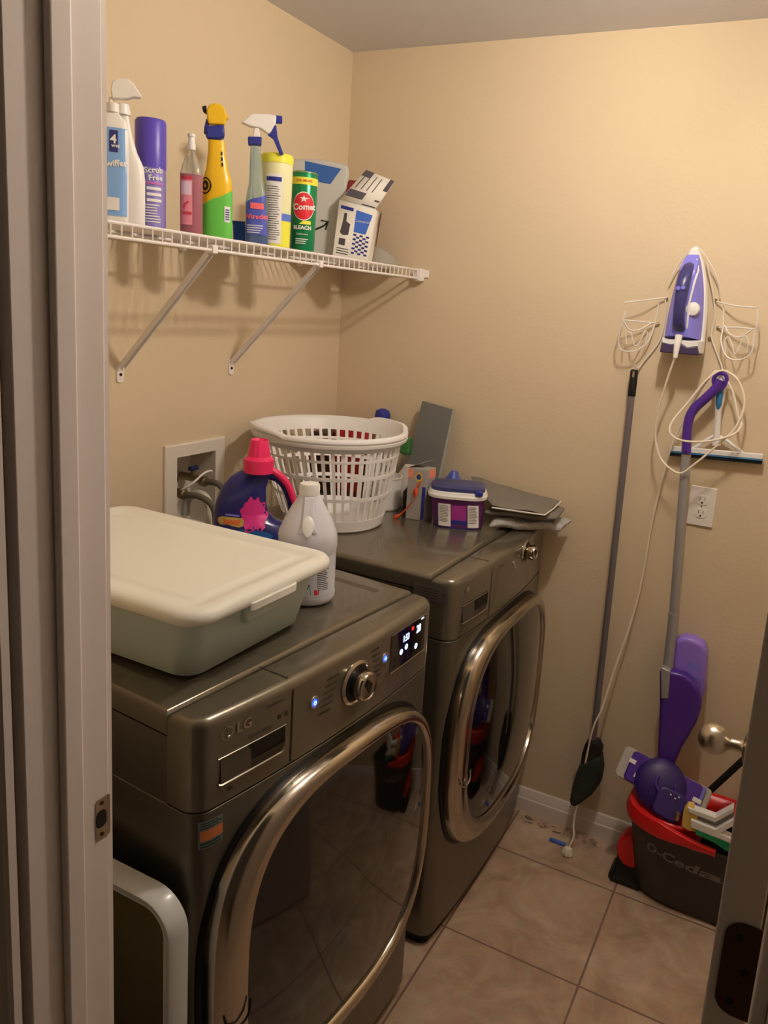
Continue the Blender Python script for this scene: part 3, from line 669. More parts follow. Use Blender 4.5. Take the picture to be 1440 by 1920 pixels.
# ============================================================ SQUEEGEE
M_TEAL = mat('teal_rubber_grip', A(52, 116, 150), .45); M_RUB = mat('dark_rubber_blade', (26, 36, 42), .5)
sq = thing('squeegee', tuple(at(1345, 855, 'y', -.02)), 'white window squeegee with teal grip hung behind the iron cord on the far wall', 'squeegee')
s0, s1, s2 = at(1355, 702, 'y', -.030), at(1347, 768, 'y', -.026), at(1343, 835, 'y', -.022)
W_(MB().tube([s0, s0.lerp(s1, .3), s0.lerp(s1, .7), s1, s1.lerp(s2, .1), s1.lerp(s2, .6), s2], [.010, .014, .0135, .010, .009, .009, .012], 14), 'handle', M_WHT, sq)
gr = [s0.lerp(s1, t)+Vector((0, -.009, 0)) for t in (.28, .4, .6, .85, .98)]
W_(MB().tube(gr, [.004, .009, .0095, .008, .003], 12), 'grip', M_TEAL, sq)
e0, e1 = at(1255, 838, 'y', -.022), at(1431, 854, 'y', -.022); dx_ = (e1-e0)
W_(MB().tube([at(1300, 841, 'y', -.022), at(1330, 822, 'y', -.022), at(1343, 815, 'y', -.022), at(1360, 824, 'y', -.022), at(1392, 849, 'y', -.022)], .005, 8), 'head_arms', M_WHT, sq)
up2 = Vector((0, 0, 1))
def bar(a, b, h0, h1, t): return MB().loft([[p+Vector((0, -t, h0)), p+Vector((0, t, h0)), p+Vector((0, t, h1)), p+Vector((0, -t, h1))] for p in (a, b)])
W_(bar(e0, e1, -.011, .004, .007), 'channel', M_WHT, sq, bevel=.002)
W_(bar(e0, e1, -.025, -.010, .0035), 'blade', M_RUB, sq)
W_(bar(e0+Vector((0, -.0076, 0)), e1+Vector((0, -.0076, 0)), -.014, -.0110, .0007), 'clamp_strip', M_TEAL, sq)

# ============================================================ SPRAY MOP
M_PUR = mat('purple_plastic', A(70, 34, 112), .28, coat=.2); M_PURL = mat('light_purple_bottle', A(142, 108, 178), .3); M_PURX = mat('deep_purple_plastic', A(44, 24, 78), .4)
M_POLE = mat('silver_grey_pole', A(160, 150, 134), .35, .4); M_PAD = mat('grey_microfibre_pad', A(178, 164, 138), .95, bump=.6, bscale=300)
sm = thing('spray_mop', tuple(at(1240, 1440, 'y', -.12)), 'purple spray mop with grey pole hanging from the wire holder, head over the bucket', 'mop')
Q = lambda px, py, y: at(px, py, 'y', y)
g0 = [Q(1350, 712, -.050), Q(1342, 728, -.052), Q(1322, 748, -.054), Q(1303, 765, -.056), Q(1292, 785, -.058), Q(1288, 815, -.060), Q(1287, 850, -.062)]
W_(MB().tube(spline(g0, 5), [.013-.0000*i for i in range(len(spline(g0, 5)))], 14), 'handle', M_PUR, sm)
hl = [Q(1342, 728, -.050), Q(1338, 712, -.048), Q(1347, 700, -.046), Q(1360, 703, -.046), Q(1362, 715, -.047), Q(1352, 730, -.05)]
W_(MB().tube(spline(hl+[hl[0]], 5), .0055, 10), 'hanging_loop', M_PUR, sm)
p0, p1, p2 = Q(1287, 852, -.062), Q(1263, 1155, -.085), Q(1251, 1262, -.092)
W_(MB().tube([p0, p1], .0135, 18), 'pole', M_POLE, sm); W_(MB().tube([p1-(p1-p0).normalized()*.004, p2], .0150, 18), 'pole', M_POLE, sm)
W_(MB().tube([p1-(p1-p0).normalized()*.010, p1], .0158, 18), 'pole_collar', M_POLE, sm)
yB = -.10
fin = [(1238, 1252), (1262, 1256), (1285, 1262), (1300, 1274), (1312, 1290), (1317, 1306), (1316, 1325), (1308, 1350), (1294, 1375), (1280, 1398), (1268, 1425), (1262, 1450), (1238, 1455), (1234, 1430), (1235, 1390), (1238, 1320)]
W_(MB().prism([(Q(x, y, yB).x, Q(x, y, yB).z) for x, y in fin], lambda u, v, d: Vector((u, d, v)), yB-.018, yB+.022), 'mop_body', M_PUR, sm, bevel=.010, seg=3)
cl = [(1239, 1250), (1257, 1258), (1253, 1310), (1240, 1309)]
W_(MB().prism([(Q(x, y, -.12).x, Q(x, y, -.12).z) for x, y in cl], lambda u, v, d: Vector((u, d, v)), -.124, -.10), 'pole_clamp', M_POLE, sm, bevel=.003)
bt = [(1268, 1195), (1284, 1190), (1300, 1193), (1322, 1204), (1327, 1222), (1325, 1260), (1322, 1300), (1300, 1330), (1262, 1320), (1262, 1225)]
bo = W_(MB().prism([(Q(x, y, -.05).x, Q(x, y, -.05).z) for x, y in bt], lambda u, v, d: Vector((u, d, v)), -.074, -.022), 'refill_bottle', M_PURL, sm, bevel=.012, seg=3)
lb = MB(); bfn = lambda u, v: Vector((u, -.0748, v))
c_ = Q(1298, 1262, -.075)
for i in range(3): patch(lb, bfn, c_.x-.022+.006*i, c_.x+.028, c_.z-.018-.022*i, c_.z-.010-.022*i, 1)
patch(lb, bfn, c_.x-.018, c_.x+.022, c_.z+.012, c_.z+.030, 1)
W_(lb, 'bottle_print', M_LAV, bo)
# head: a flat rectangular plate hanging askew
L0, L1 = Q(1163, 1424, -.150), Q(1326, 1512, -.150); ax1 = (L1-L0).normalized()
nrm = Vector((-.10, -.80, .60)); nrm = (nrm-ax1*nrm.dot(ax1)).normalized(); ax2 = nrm.cross(ax1); ax2 = ax2 if ax2.z > 0 else -ax2
HCn = (L0+L1)/2; HL = (L1-L0).length; 
def H(u, v, d): return HCn+ax1*u+ax2*v+nrm*d
HWD = .088
pad_ = W_(MB().prism(rrect(HL, HWD*1.05, .012, 5), H, -.012, -.001), 'mop_pad', M_PAD, sm, bevel=.004)
W_(MB().prism(rrect(HL*.80, HWD, .012, 5), H, 0, .014), 'head_plate', M_PUR, sm, bevel=.004)
W_(MB().prism([(x, y) for x, y in rrect(HL*.045, HWD*.98, .004, 3, HL*.405, 0)], H, .001, .013), 'end_strip', M_LAV, sm, bevel=.002)
def lathe_on(prof, cu, cv, n=32):
    return MB().loft([[H(cu+r*cos(2*pi*k/n), cv+r*sin(2*pi*k/n), z) for k in range(n)] for r, z in [(max(r, 1e-5), z) for r, z in prof]])
W_(lathe_on([(.074, .012), (.073, .018), (.064, .027), (.044, .034), (0, .037)], -.004, -.010), 'swivel_dome', M_PURX, sm)
ringp = [H(.008+.028*cos(a), -.004+.026*sin(a), .040) for a in [radians(150+i*12) for i in range(20)]]
W_(MB().tube(ringp, .004, 8), 'swivel_ring', M_PUR, sm)
W_(MB().prism(rrect(.085, .085, .022, 5, .036, -.048), H, .010, .044), 'spray_housing', M_PURX, sm, bevel=.008, seg=3)
nz = MB()
for u, v in ((.030, -.022), (.044, -.026), (.052, -.018)): nz.add([], []); W_(MB().lathe([(0, 0), (.0028, 0), (.002, -.002), (0, -.002)], H(u, v, .048), 8, 'y'), 'nozzle', M_WHT, sm)
mk = MB()
for u in (-.098, -.070): 
    patch(mk, lambda a, b_: H(a, b_, .0148), u-.010, u+.010, (-.02 if u > -.09 else .012)-.006, (-.02 if u > -.09 else .012)+.006, 1)
patch(mk, lambda a, b_: H(a, b_, .0148), .088, .112, -.006, .006, 1)
W_(mk, 'head_marks', M_WHT, sm)
# neck from the body to the head
W_(MB().tube([Q(1250, 1440, -.105), Q(1248, 1460, -.125), HCn+nrm*.030+ax2*.0], [.018, .016, .014], 14), 'neck', M_PUR, sm)

# ============================================================ helper: a standing thing seen square-on
def proj(P_):
    d = Vector(P_)-CAMP; z = d.dot(FWD); return (PX+FPX*d.dot(RT)/z, PY-FPX*d.dot(UP)/z)
class Stand:
    """a thing standing at P, its local x to the right as one faces it; K turns photo measurements into metres on it"""
    def __init__(s, P_, turn=0):
        s.P = Vector(P_); d = s.P-CAMP; s.rz = atan2(d.y, d.x)-pi/2+turn
        r = Vector((cos(s.rz), sin(s.rz), 0)); o = proj(s.P); a = proj(s.P+r*.05); b = proj(s.P+Vector((0, 0, .05)))
        s.o = o; s.A = ((a[0]-o[0])/.05, (a[1]-o[1])/.05); s.B = ((b[0]-o[0])/.05, (b[1]-o[1])/.05)
        s.det = s.A[0]*s.B[1]-s.A[1]*s.B[0]
    def K(s, px, py):
        x, y = px-s.o[0], py-s.o[1]
        return ((x*s.B[1]-y*s.B[0])/s.det, (s.A[0]*y-s.A[1]*x)/s.det)
    def thing(s, name, label, cat, group=None): return thing(name, s.P, label, cat, s.rz, group)
    def form(s, rows, depth=1.0, n=2.0, keepx=False):
        out = []
        for r in rows:
            py, xl, xr = r[:3]; dp = r[3] if len(r) > 3 else depth; nn = r[4] if len(r) > 4 else n
            u0, v0 = s.K(xl, py); u1, v1 = s.K(xr, py); uc = (u0+u1)/2
            out.append(((v0+v1)/2, (u1-u0)/2, (u1-u0)/2*dp, nn, uc, 0))
        z0 = out[0][0]
        return Form(sorted([(max(0, r[0]-z0),)+r[1:] for r in out]))
    def poly(s, pts): return [s.K(x, y) for x, y in pts]
    def slabp(s, pts, d0, d1): return MB().prism(s.poly(pts), lambda u, v, d: Vector((u, d, v)), d0, d1)
ZS = 1.7685
def on_shelf(px, x=.2): 
    y = at(px, 460, 'x', x).y
    for _ in range(4):
        q = proj((x, y, ZS)); y = at(px, q[1], 'x', x).y
    return Vector((x, y, ZS))
M_CLR = mat('clear_plastic', (235, 240, 240), .12, trans=.92, ior=1.3)
M_CREAM = mat('cream_plastic', A(232, 216, 186), .35)

# ---------------------------------------------------------- jug with blue label
S = Stand(on_shelf(212, .215)); t = S.thing('cleaner_jug', 'white jug with light blue label at the left end of the shelf by the jamb', 'bottle')
f = S.form([(416, 184, 239), (408, 182, 241), (240, 182, 241), (222, 186, 236), (214, 196, 226), (208, 200, 222)], .6, 3.5); f.mesh().build('bottle', M_CREAM, t, sharp=50)
H0 = f.p[-1][0]
l_ = MB(); fn = f.face(0); patch(l_, fn, -.026, .026, .018, H0-.030, 10, 1); lb = l_.build('label', mat('sky_blue_label', A(126, 160, 205), .4), t)
l_ = MB(); fn = f.face(0, .0014); patch(l_, fn, -.006, .009, H0-.075, H0-.035, 3); l2 = l_.build('label_panel', mat('navy_ink', A(44, 44, 96), .4), lb)
l_ = MB(); fn = f.face(0, .002); put_text(l_, '4', .022, lambda u, v: fn(.001+u, H0-.052+v), .03); put_text(l_, 'Swiffer', .017, lambda u, v: fn(.003+u, .115+v), .03, .12); put_text(l_, 'wet', .010, lambda u, v: fn(.005+u, .148+v), .02)
patch(l_, fn, -.01, .012, .028, .052, 3); l_.build('label_print', M_WHT, lb)
MB().lathe([(0, 0), (.012, 0), (.012, .016), (0, .016)], (f.p[-1][4], 0, H0), 20).build('cap', M_WHT, t)
# ---------------------------------------------------------- white trigger bottle, green label
S = Stand(on_shelf(243, .17)); t = S.thing('spray_bottle', 'white trigger spray bottle with green label, just left of the purple aerosol can', 'spray bottle')
f = S.form([(424, 212, 270), (416, 211, 272), (330, 211, 272), (305, 213, 269), (280, 214, 257), (250, 216, 248), (225, 218, 243), (212, 219, 241)], .6, 2.8); f.mesh().build('bottle', M_CREAM, t, sharp=50)
fn = f.face(0); u0, v0 = S.K(238, 400); u1, v1 = S.K(243, 310)
gp_ = S.slabp([(232, 400), (239, 392), (243, 360), (243, 325), (238, 305), (232, 300)], -.028, -.024) if False else MB()
a0 = f.p[1][4]
gp_.grid(lambda a, b_: fn(-.020+.020*a*(1-abs(2*b_-1)**3)-a0*0-.005, .025+.085*b_), 4, 12); gp_.build('label', mat('leaf_green_label', A(58, 128, 80), .4), t)
MB().lathe([(0, 0), (.0155, 0), (.0155, .006), (.0135, .018), (.0135, .020), (0, .02)], (f.p[-1][4], 0, f.p[-1][0]-.002), 22).build('collar', M_WHT, t)
S.slabp([(212, 194), (209, 178), (212, 164), (222, 158), (240, 158), (250, 166), (260, 180), (265, 187), (262, 190), (250, 189), (240, 193)], -.011, .011).build('trigger_head', M_CREAM, t, bevel=.004, seg=3)
S.slabp([(206, 190), (212, 190), (213, 208), (209, 214), (205, 213)], -.006, .006).build('trigger', M_CREAM, t, bevel=.002)
# ---------------------------------------------------------- purple aerosol can
M_CANP = mat('purple_cap', A(84, 66, 150), .35); M_CANS = mat('silver_lilac_can', A(140, 124, 170), .3, .35)
S = Stand(on_shelf(282, .16)); t = S.thing('aerosol_can', 'tall aerosol can with purple cap and lilac lower body on the shelf', 'spray can')
f = S.form([(430, 257, 309), (428, 255, 311), (300, 254, 311)], 1, 2); f.mesh().build('can', M_CANS, t)
f2 = S.form([(318, 253.5, 311.5), (234, 253.5, 311.5), (229, 257, 309)], 1, 2)
z0 = S.K(282, 318)[1]
MB().loft([[Vector((r[4]+r[1]*cos(2*pi*k/32), r[1]*sin(2*pi*k/32), r[0]+z0)) for k in range(32)] for r in f2.p]).build('cap', M_CANP, t)
cn = MB(); fn = f.face(0, .001); cn.grid(lambda a, b_: fn(-.05+.04*a-.012*(1-b_)*0, .0+.115*b_), 10, 1); cn.build('colour_band', M_CANP, t)
l_ = MB(); fn = f.face(0, .0016); put_text(l_, 'Scrub', .018, lambda u, v: fn(.008+u, .143+v), .02, .1) if False else put_text(l_, 'Scrub', .017, lambda u, v: fn(.006+u, .128+v), .02, .1)
put_text(l_, 'Free', .016, lambda u, v: fn(.010+u, .113+v), .02, .1)
for i in range(3): patch(l_, fn, -.008, .022, .088-.012*i, .094-.012*i, 4)
lines(l_, fn, -.012, .022, .02, .06, 7, .0022, .3, 4); l_.build('print', M_WHT, t)
l_ = MB(); patch(l_, fn, -.010, .024, .100, .104, 4); l_.build('accent_print', mat('pink_ink', A(190, 90, 140), .4), t)
# ---------------------------------------------------------- pink pump bottle
M_PINKL = mat('pink_liquid', A(226, 110, 120), .15, trans=.25); M_PINKP = mat('pink_label', A(222, 130, 130), .4)
S = Stand(on_shelf(358, .19)); t = S.thing('pump_bottle', 'slim bottle of pink liquid with white flip top, left of the orange spray bottle', 'bottle')
rows = [(443, 340, 378), (440, 338, 380), (325, 338, 380), (308, 342, 377), (295, 347, 371), (285, 353, 366), (280, 354, 365)]
f = S.form(rows, .7, 2.3); f.mesh().build('bottle', M_CLR, t, sharp=50)
g = [(z, a-.0012, b_-.0012, n, ox, oy) for z, a, b_, n, ox, oy in f.p[:3]]; g[0] = (.002,)+g[0][1:]; g[2] = (f.p[2][0]+.0,)+g[2][1:]
Form(g).mesh().build('liquid', M_PINKL, t)
u_, v_ = S.K(359, 282)
MB().lathe([(0, 0), (.009, 0), (.009, .012), (.0075, .014), (.007, .026), (.0085, .028), (.0085, .033), (.003, .036), (0, .036)], (u_, 0, v_-.002), 20).build('flip_top', M_CLR if False else M_CREAM, t)
l_ = MB(); fn = f.face(0, .001); patch(l_, fn, -.021, .001, .028, .125, 8, 1); lb = l_.build('label', M_PINKP, t)
l_ = MB(); fn = f.face(0, .0017); patch(l_, fn, -.020, .001, .125, .131, 6); patch(l_, fn, -.016, .000, .050, .056, 6); l_.tube([fn(-.014, .062), fn(-.010, .072), fn(-.004, .078)], .002, 6); l_.build('label_print', mat('red_ink', A(198, 52, 62), .4), lb)
l_ = MB(); patch(l_, fn, -.020, .000, .092, .121, 6); l_.build('label_panel', mat('pale_pink', A(236, 190, 182), .4), lb)
# ---------------------------------------------------------- orange and green trigger bottle
M_ORG = mat('orange_yellow_plastic', A(240, 172, 20), .3, coat=.2); M_GRN = mat('bright_green_label', A(96, 178, 62), .35); M_NAVY = mat('navy_plastic', A(40, 46, 112), .35)
S = Stand(on_shelf(407, .2)); t = S.thing('spray_bottle', 'orange-yellow trigger spray bottle with green lower half and navy collar, on the shelf', 'spray bottle')
f = S.form([(452, 382, 433), (448, 380, 435), (350, 380, 435), (335, 382, 434), (318, 387, 428), (290, 390, 423), (266, 391, 421)], .6, 2.6); f.mesh(48).build('bottle', M_ORG, t, sharp=50)
nb_ = 48
gl = MB()
def gw(i, z):
    th = 2*pi*i/nb_; return f.pt(th, z, .0008)
rings = []
for j in range(7):
    rg = []
    for i in range(nb_):
        th = 2*pi*i/nb_; top = .098+.020*cos(th)
        rg.append(f.pt(th, .003+(top-.003)*j/6, .0008))
    rings.append(rg)
gl.loft(rings, (False, False)); gl.build('label', M_GRN, t)
l_ = MB(); fn = f.face(0, .0015); patch(l_, fn, .010, .024, .045, .080, 4); l2 = l_.build('barcode_panel', M_WHT, t)
l_ = MB(); fn = f.face(0, .002)
for i in range(5): patch(l_, fn, .012, .022, .050+.0052*i, .0528+.0052*i, 2)
l_.build('barcode', M_NAVY, l2)
l_ = MB(); cz_ = .122
l_.loft([[fn(-.022+r*cos(2*pi*k/24), cz_+r*1.3*sin(2*pi*k/24)) for k in range(24)] for r in (.0145, .012)], (False, False))
l_.loft([[fn(-.022+r*cos(2*pi*k/24), cz_+r*1.3*sin(2*pi*k/24)) for k in range(24)] for r in (.0085, .004)], (False, False))
for i in range(3): patch(l_, fn, .006+.0*i, .009, .168+.012*i, .176+.012*i, 1)
l_.build('emblem', M_BLK, t)
S.slabp([(387, 262), (386, 244), (420, 240), (421, 262), (412, 266), (392, 266)], -.014, .014).build('collar', M_NAVY, t, bevel=.004)
S.slabp([(392, 240), (389, 230), (388, 216), (392, 206), (403, 202), (414, 204), (421, 211), (424, 222), (430, 226), (424, 230), (421, 240)], -.012, .012).build('trigger_head', M_ORG, t, bevel=.004, seg=3)
S.slabp([(380, 208), (388, 206), (389, 222), (382, 217)], -.007, .007).build('nozzle', M_BLK, t, bevel=.002)
S.slabp([(388, 228), (392, 232), (393, 245), (389, 258), (383, 256), (384, 244)], -.005, .005).build('trigger', M_NAVY, t, bevel=.002)
# ---------------------------------------------------------- low blue tub
S = Stand(on_shelf(462, .12)); t = S.thing('blue_bin', 'low royal blue plastic bin on the shelf behind the clear window-cleaner bottle', 'bin')
M_BLU = mat('royal_blue_plastic', A(26, 62, 128), .35)
r0, r1 = S.K(436, 458), S.K(498, 422); hw = (r1[0]-r0[0])/2; hz_ = r1[1]
b = MB(); c0 = (r1[0]+r0[0])/2
b.loft([[Vector((c0+x, y, z)) for x, y in rrect(2*w_, 2*w_*.9, .008, 4)] for w_, z in ((hw*.92, 0), (hw, hz_), (hw-.002, hz_), (hw*.9, .003))]); b.build('bin', M_BLU, t)
b = MB().loft([[Vector((c0+x, y, z)) for x, y in rrect(2*w_, 2*w_*.9, .008, 4)] for w_, z in ((hw+.002, hz_-.004), (hw+.002, hz_+.001), (hw-.002, hz_+.001), (hw-.002, hz_-.004))], (False, False)).build('rim', M_BLU, t)
# ---------------------------------------------------------- clear bottle, white and navy trigger
M_AQUA = mat('clear_aqua_plastic', (200, 226, 232), .1, trans=.85, ior=1.25)
S = Stand(on_shelf(480, .225)); t = S.thing('spray_bottle', 'clear window-cleaner bottle with white trigger head and navy lever on the shelf', 'spray bottle')
f = S.form([(463, 462, 500), (458, 460, 502), (385, 460, 502), (365, 463, 499), (345, 467, 494), (300, 469, 490), (278, 470, 488)], .62, 2.6); f.mesh().build('bottle', M_AQUA, t, sharp=50)
MB().tube([Vector((S.K(477, 300)[0], 0, .03)), Vector((S.K(477, 300)[0], 0, S.K(477, 280)[1]))], .002, 6).build('dip_tube', M_WHT, t)
g = [(max(z, .002), a-.0015, b_-.0015, n, ox, oy) for z, a, b_, n, ox, oy in f.p[:2]]; g.append((.045,)+g[1][1:]); Form(g).mesh().build('liquid', mat('blue_cleaner', A(60, 90, 170), .1, trans=.3), t)
l_ = MB(); fn = f.face(0, .001); l_.grid(lambda a, b_: fn(-.022+.044*a, .028+(.075+.022*a)*b_), 8, 2); lb = l_.build('label', mat('label_blue', A(74, 80, 150), .4), t)
l_ = MB(); fn = f.face(0, .0017); put_text(l_, 'Windex', .016, lambda u, v: fn(u, .070+v), .03, .08); patch(l_, fn, -.010, .012, .088, .102, 5); l_.build('label_print', mat('coral_ink', A(226, 96, 96), .4), lb)
l_ = MB(); lines(l_, fn, -.018, .012, .030, .052, 4, .002, .3, 4); l_.build('small_print', M_WHT, lb)
S.slabp([(466, 277), (465, 262), (491, 262), (490, 277)], -.012, .012).build('collar', M_NAVY, t, bevel=.003)
S.slabp([(474, 263), (477, 246), (485, 246), (488, 263)], -.008, .008).build('neck', M_WHT, t, bevel=.002)
S.slabp([(453, 237), (462, 231), (472, 221), (500, 221), (517, 223), (516, 236), (510, 247), (503, 257), (488, 247), (470, 244), (460, 240)], -.010, .010).build('trigger_head', M_WHT, t, bevel=.003, seg=3)
S.slabp([(515, 222), (528, 223), (528, 236), (516, 236)], -.007, .007).build('nozzle', M_NAVY, t, bevel=.002)
S.slabp([(513, 240), (517, 240), (520, 262), (531, 292), (524, 292), (512, 265), (501, 257), (508, 252)], -.004, .004).build('trigger', M_NAVY, t, bevel=.0015)
# ---------------------------------------------------------- yellow wipes canister
M_YEL = mat('lemon_yellow_plastic', A(244, 220, 60), .35); M_PAPL = mat('pale_label', A(232, 220, 190), .45)
S = Stand(on_shelf(514, .232)); t = S.thing('wipes_canister', 'yellow wipes canister with white instruction label, left of the green scouring powder can', 'canister')
f = S.form([(470, 493, 538), (467, 491, 541), (310, 491, 546), (298, 491, 548)], 1, 2); 
f = S.form([(470, 490, 540), (466, 488, 542), (310, 490, 549)], 1, 2); f.mesh().build('canister', mat('pale_yellow_canister', A(238, 220, 150), .4), t)
zt = f.p[-1][0]
MB().loft([[Vector((f.p[-1][4]+r*cos(2*pi*k/32), r*sin(2*pi*k/32), zt+z)) for k in range(32)] for r, z in ((f.p[-1][1]+.001, -.004), (f.p[-1][1]+.001, .014), (f.p[-1][1]-.002, .018), (f.p[-1][1]-.010, .018))]).build('lid', M_YEL, t)
l_ = MB(); fn = f.face(0, .0009); patch(l_, fn, -.034, .055, .006, .068, 14); patch(l_, fn, .010, .034, .090, .195, 6) if False else None; lb = l_.build('label_base', M_YEL, t)
l_ = MB(); patch(l_, fn, .010, .055, .069, .086, 8); l_.build('label_band', mat('slate_blue_ink', A(88, 110, 170), .4), t)
l_ = MB(); fn = f.face(0, .0018); patch(l_, fn, -.026, .014, .012, .178, 10); lw = l_.build('label_panel', M_WHT, t)
l_ = MB(); fn = f.face(0, .0025); lines(l_, fn, -.024, .011, .020, .150, 24, .0014, .25, 4); l_.build('label_text', M_INK, lw)
l_ = MB(); patch(l_, fn, -.024, .012, .160, .170, 5); l_.build('label_heading', M_NAVY, lw)
# ---------------------------------------------------------- green scouring powder can
M_CGR = mat('can_green', A(24, 120, 66), .28, .3); M_RED = mat('can_red', A(212, 40, 48), .35)
S = Stand(on_shelf(568, .235)); t = S.thing('scouring_powder', 'green scouring powder can with red circle and yellow band on the shelf', 'can')
f = S.form([(473, 545, 588), (471, 544, 589), (327, 547, 596), (323, 549, 594)], 1, 2); f.mesh().build('can', M_CGR, t)
for z in (.002, f.p[-1][0]-.003): 
    r_ = f.row(z); MB().tube([Vector((r_[4]+(r_[1]+.0004)*cos(2*pi*k/32), (r_[1]+.0004)*sin(2*pi*k/32), z)) for k in range(32)], .0016, 6, True).build('rim', M_NICK, t)
rr_ = f.row(f.p[-1][0]-.012)
bd_ = MB(); 
bd_.loft([[f.pt(2*pi*k/40, z, .0008) for k in range(40)] for z in (f.p[-1][0]-.034, f.p[-1][0]-.016)], (False, False)); yb = bd_.build('yellow_band', M_YEL, t)
l_ = MB(); fn = f.face(0, .0016); put_text(l_, '25% MORE', .009, lambda u, v: fn(u, f.p[-1][0]-.025+v), .02); l_.build('band_text', M_RED, yb)
cz_ = .118
l_ = MB(); fa = f.face(0, .0012); l_.grid(lambda a, b_: fa((.0005+.0285*a)*cos(2*pi*b_), cz_+(.0005+.0355*a)*sin(2*pi*b_)), 4, 36); ring_ = l_.build('badge_edge', M_WHT, t)
l_ = MB(); fa = f.face(0, .0019); l_.grid(lambda a, b_: fa((.0005+.0265*a)*cos(2*pi*b_), cz_+(.0005+.0330*a)*sin(2*pi*b_)), 4, 36); bg = l_.build('badge', M_RED, t)
l_ = MB(); fa = f.face(0, .0027); put_text(l_, 'Comet', .021, lambda u, v: fa(.002+u, cz_-.002+v), .035, .06)
st = [(((.010 if k % 2 == 0 else .004)*(1.6 if k == 8 else 1))*cos(radians(90+36*k)), ((.010 if k % 2 == 0 else .004))*sin(radians(90+36*k))) for k in range(10)]
l_.add([fa(0, cz_+.018)]+[fa(x, cz_+.018+y) for x, y in st], [(0, k+1, (k+1) % 10+1) for k in range(10)]); l_.build('badge_print', M_WHT, bg)
l_ = MB(); fn = f.face(0, .0016); put_text(l_, 'BLEACH', .013, lambda u, v: fn(-.002+u, .064+v), .04); put_text(l_, 'Disinfectant', .006, lambda u, v: fn(-.002+u, .048+v)); lines(l_, fn, -.018, .014, .022, .038, 3, .002, .2, 4); l_.build('print', M_WHT, t)
l_ = MB(); l_.grid(lambda a, b_: fn(-.010+.010*b_+(.030-.010*b_)*a, .073+.009*b_), 4, 1); l_.build('corner_flash', M_YEL, t)
# ---------------------------------------------------------- grey mailer
M_MAIL = mat('grey_poly_mailer', A(182, 172, 148), .4, bump=.3, bscale=20)
S = Stand(on_shelf(605, .10)); t = S.thing('poly_mailer', 'pale grey shipping mailer with blue block and black arrow, behind the green can', 'mailer')
q = [(548, 304), (600, 303), (652, 313), (654, 330), (640, 400), (630, 492), (560, 482), (552, 470)]
S.slabp(q, -.020, .022).build('pouch', M_MAIL, t, bevel=.010, seg=3)
fm = lambda d: (lambda px, py: Vector((S.K(px, py)[0], d, S.K(px, py)[1])))
l_ = MB(); g_ = fm(-.0206); l_.add([g_(573, 308), g_(639, 321), g_(619, 349), (g_(573, 341))], [(0, 1, 2, 3)]); l_.build('blue_block', mat('postal_blue', A(40, 84, 136), .4), t)
l_ = MB(); g_ = fm(-.0210); l_.tube(spline([g_(575, 432), g_(592, 431), g_(608, 424), (g_(613, 418))], 6), [.0028]*19, 6)
l_.tube([g_(602, 415), g_(615, 417), g_(610, 432)], .0024, 6); l_.build('arrow_mark', M_BLK, t)
# ---------------------------------------------------------- opened carton with flap
M_CART = mat('white_carton', A(224, 208, 178), .6); M_CBL = mat('carton_blue', A(66, 104, 174), .5)
S = Stand(on_shelf(662, .205), radians(-12)); t = S.thing('carton', 'opened white carton with blue panel and checkered print, flap up, tilting on the shelf', 'box')
bl, br_, tr, tl = (628, 480), (692, 493), (706, 396), (641, 378)
KK = lambda p: S.K(*p)
base_v = min(KK(bl)[1], KK(br_)[1])
def cq(p, d): u, v = KK(p); return Vector((u, d, max(.0, v)))
crt = MB(); rf = [cq(p, -.028) for p in (bl, br_, tr, tl)]; rb_ = [cq(p, .040) for p in (bl, br_, tr, tl)]
crt.add(rf+rb_, [(0, 1, 2, 3), (4, 7, 6, 5), (0, 3, 7, 4), (1, 5, 6, 2), (0, 4, 5, 1)]); crt.build('carton_body', M_CART, t, solid=.0015)
F0, F1, F2, F3 = cq((641, 378), -.028), cq((706, 396), -.028), cq((737, 342), .012), cq((684, 320), .018)
fl_ = MB().add([F0, F1, F2, F3], [(0, 1, 2, 3)]).build('flap', M_CART, t, solid=.0012)
nf = (F1-F0).cross(F3-F0).normalized(); nf = nf if nf.y < 0 else -nf
def ff(a, b_, k=.0012): return F0.lerp(F1, a).lerp(F3.lerp(F2, a), b_)+nf*k
def fq(a, b_, k=.0012): 
    return cq(bl, -.028).lerp(cq(br_, -.028), a).lerp(cq(tl, -.028).lerp(cq(tr, -.028), a), b_)+Vector((0, -k, 0))
def rect(fn, a0, a1, b0_, b1_, mb): return mb.add([fn(a0, b0_), fn(a1, b0_), fn(a1, b1_), fn(a0, b1_)], [(0, 1, 2, 3)])
g = MB(); rect(ff, .0, .30, .82, 1.0, g); rect(ff, .86, 1.0, .60, 1.0, g); rect(ff, .02, .52, .16, .38, g)
for i in range(4): rect(ff, .10+.17*i, .13+.17*i, .45, .92, g)
rect(ff, .60, .98, .02, .06, g); rect(ff, .84, .98, .22, .27, g); g.build('flap_print', mat('charcoal_ink', A(78, 68, 66), .5), fl_)
g = MB(); g.add([fq(.50, .50), fq(.84, .50), fq(.96, .88), fq(.50, .90)], [(0, 1, 2, 3)]); bp_ = g.build('blue_panel', M_CBL, t)
g = MB(); 
for i in range(9):
    for j in range(5):
        if (i+j) % 2 == 0: rect(fq, .50+.09*j, .59+.09*j, .10+.042*i, .134+.042*i, g)
rect(fq, .06, .42, .86, .92, g); g.build('checker_print', M_NAVY, t)
g = MB(); g.add([fq(.12, .44), fq(.20, .40), fq(.36, .42), fq(.38, .62), (fq(.26, .66)), fq(.26, .80), fq(.18, .80), fq(.16, .62)], [tuple(range(8))]); rect(fq, .12, .30, .22, .34, g)
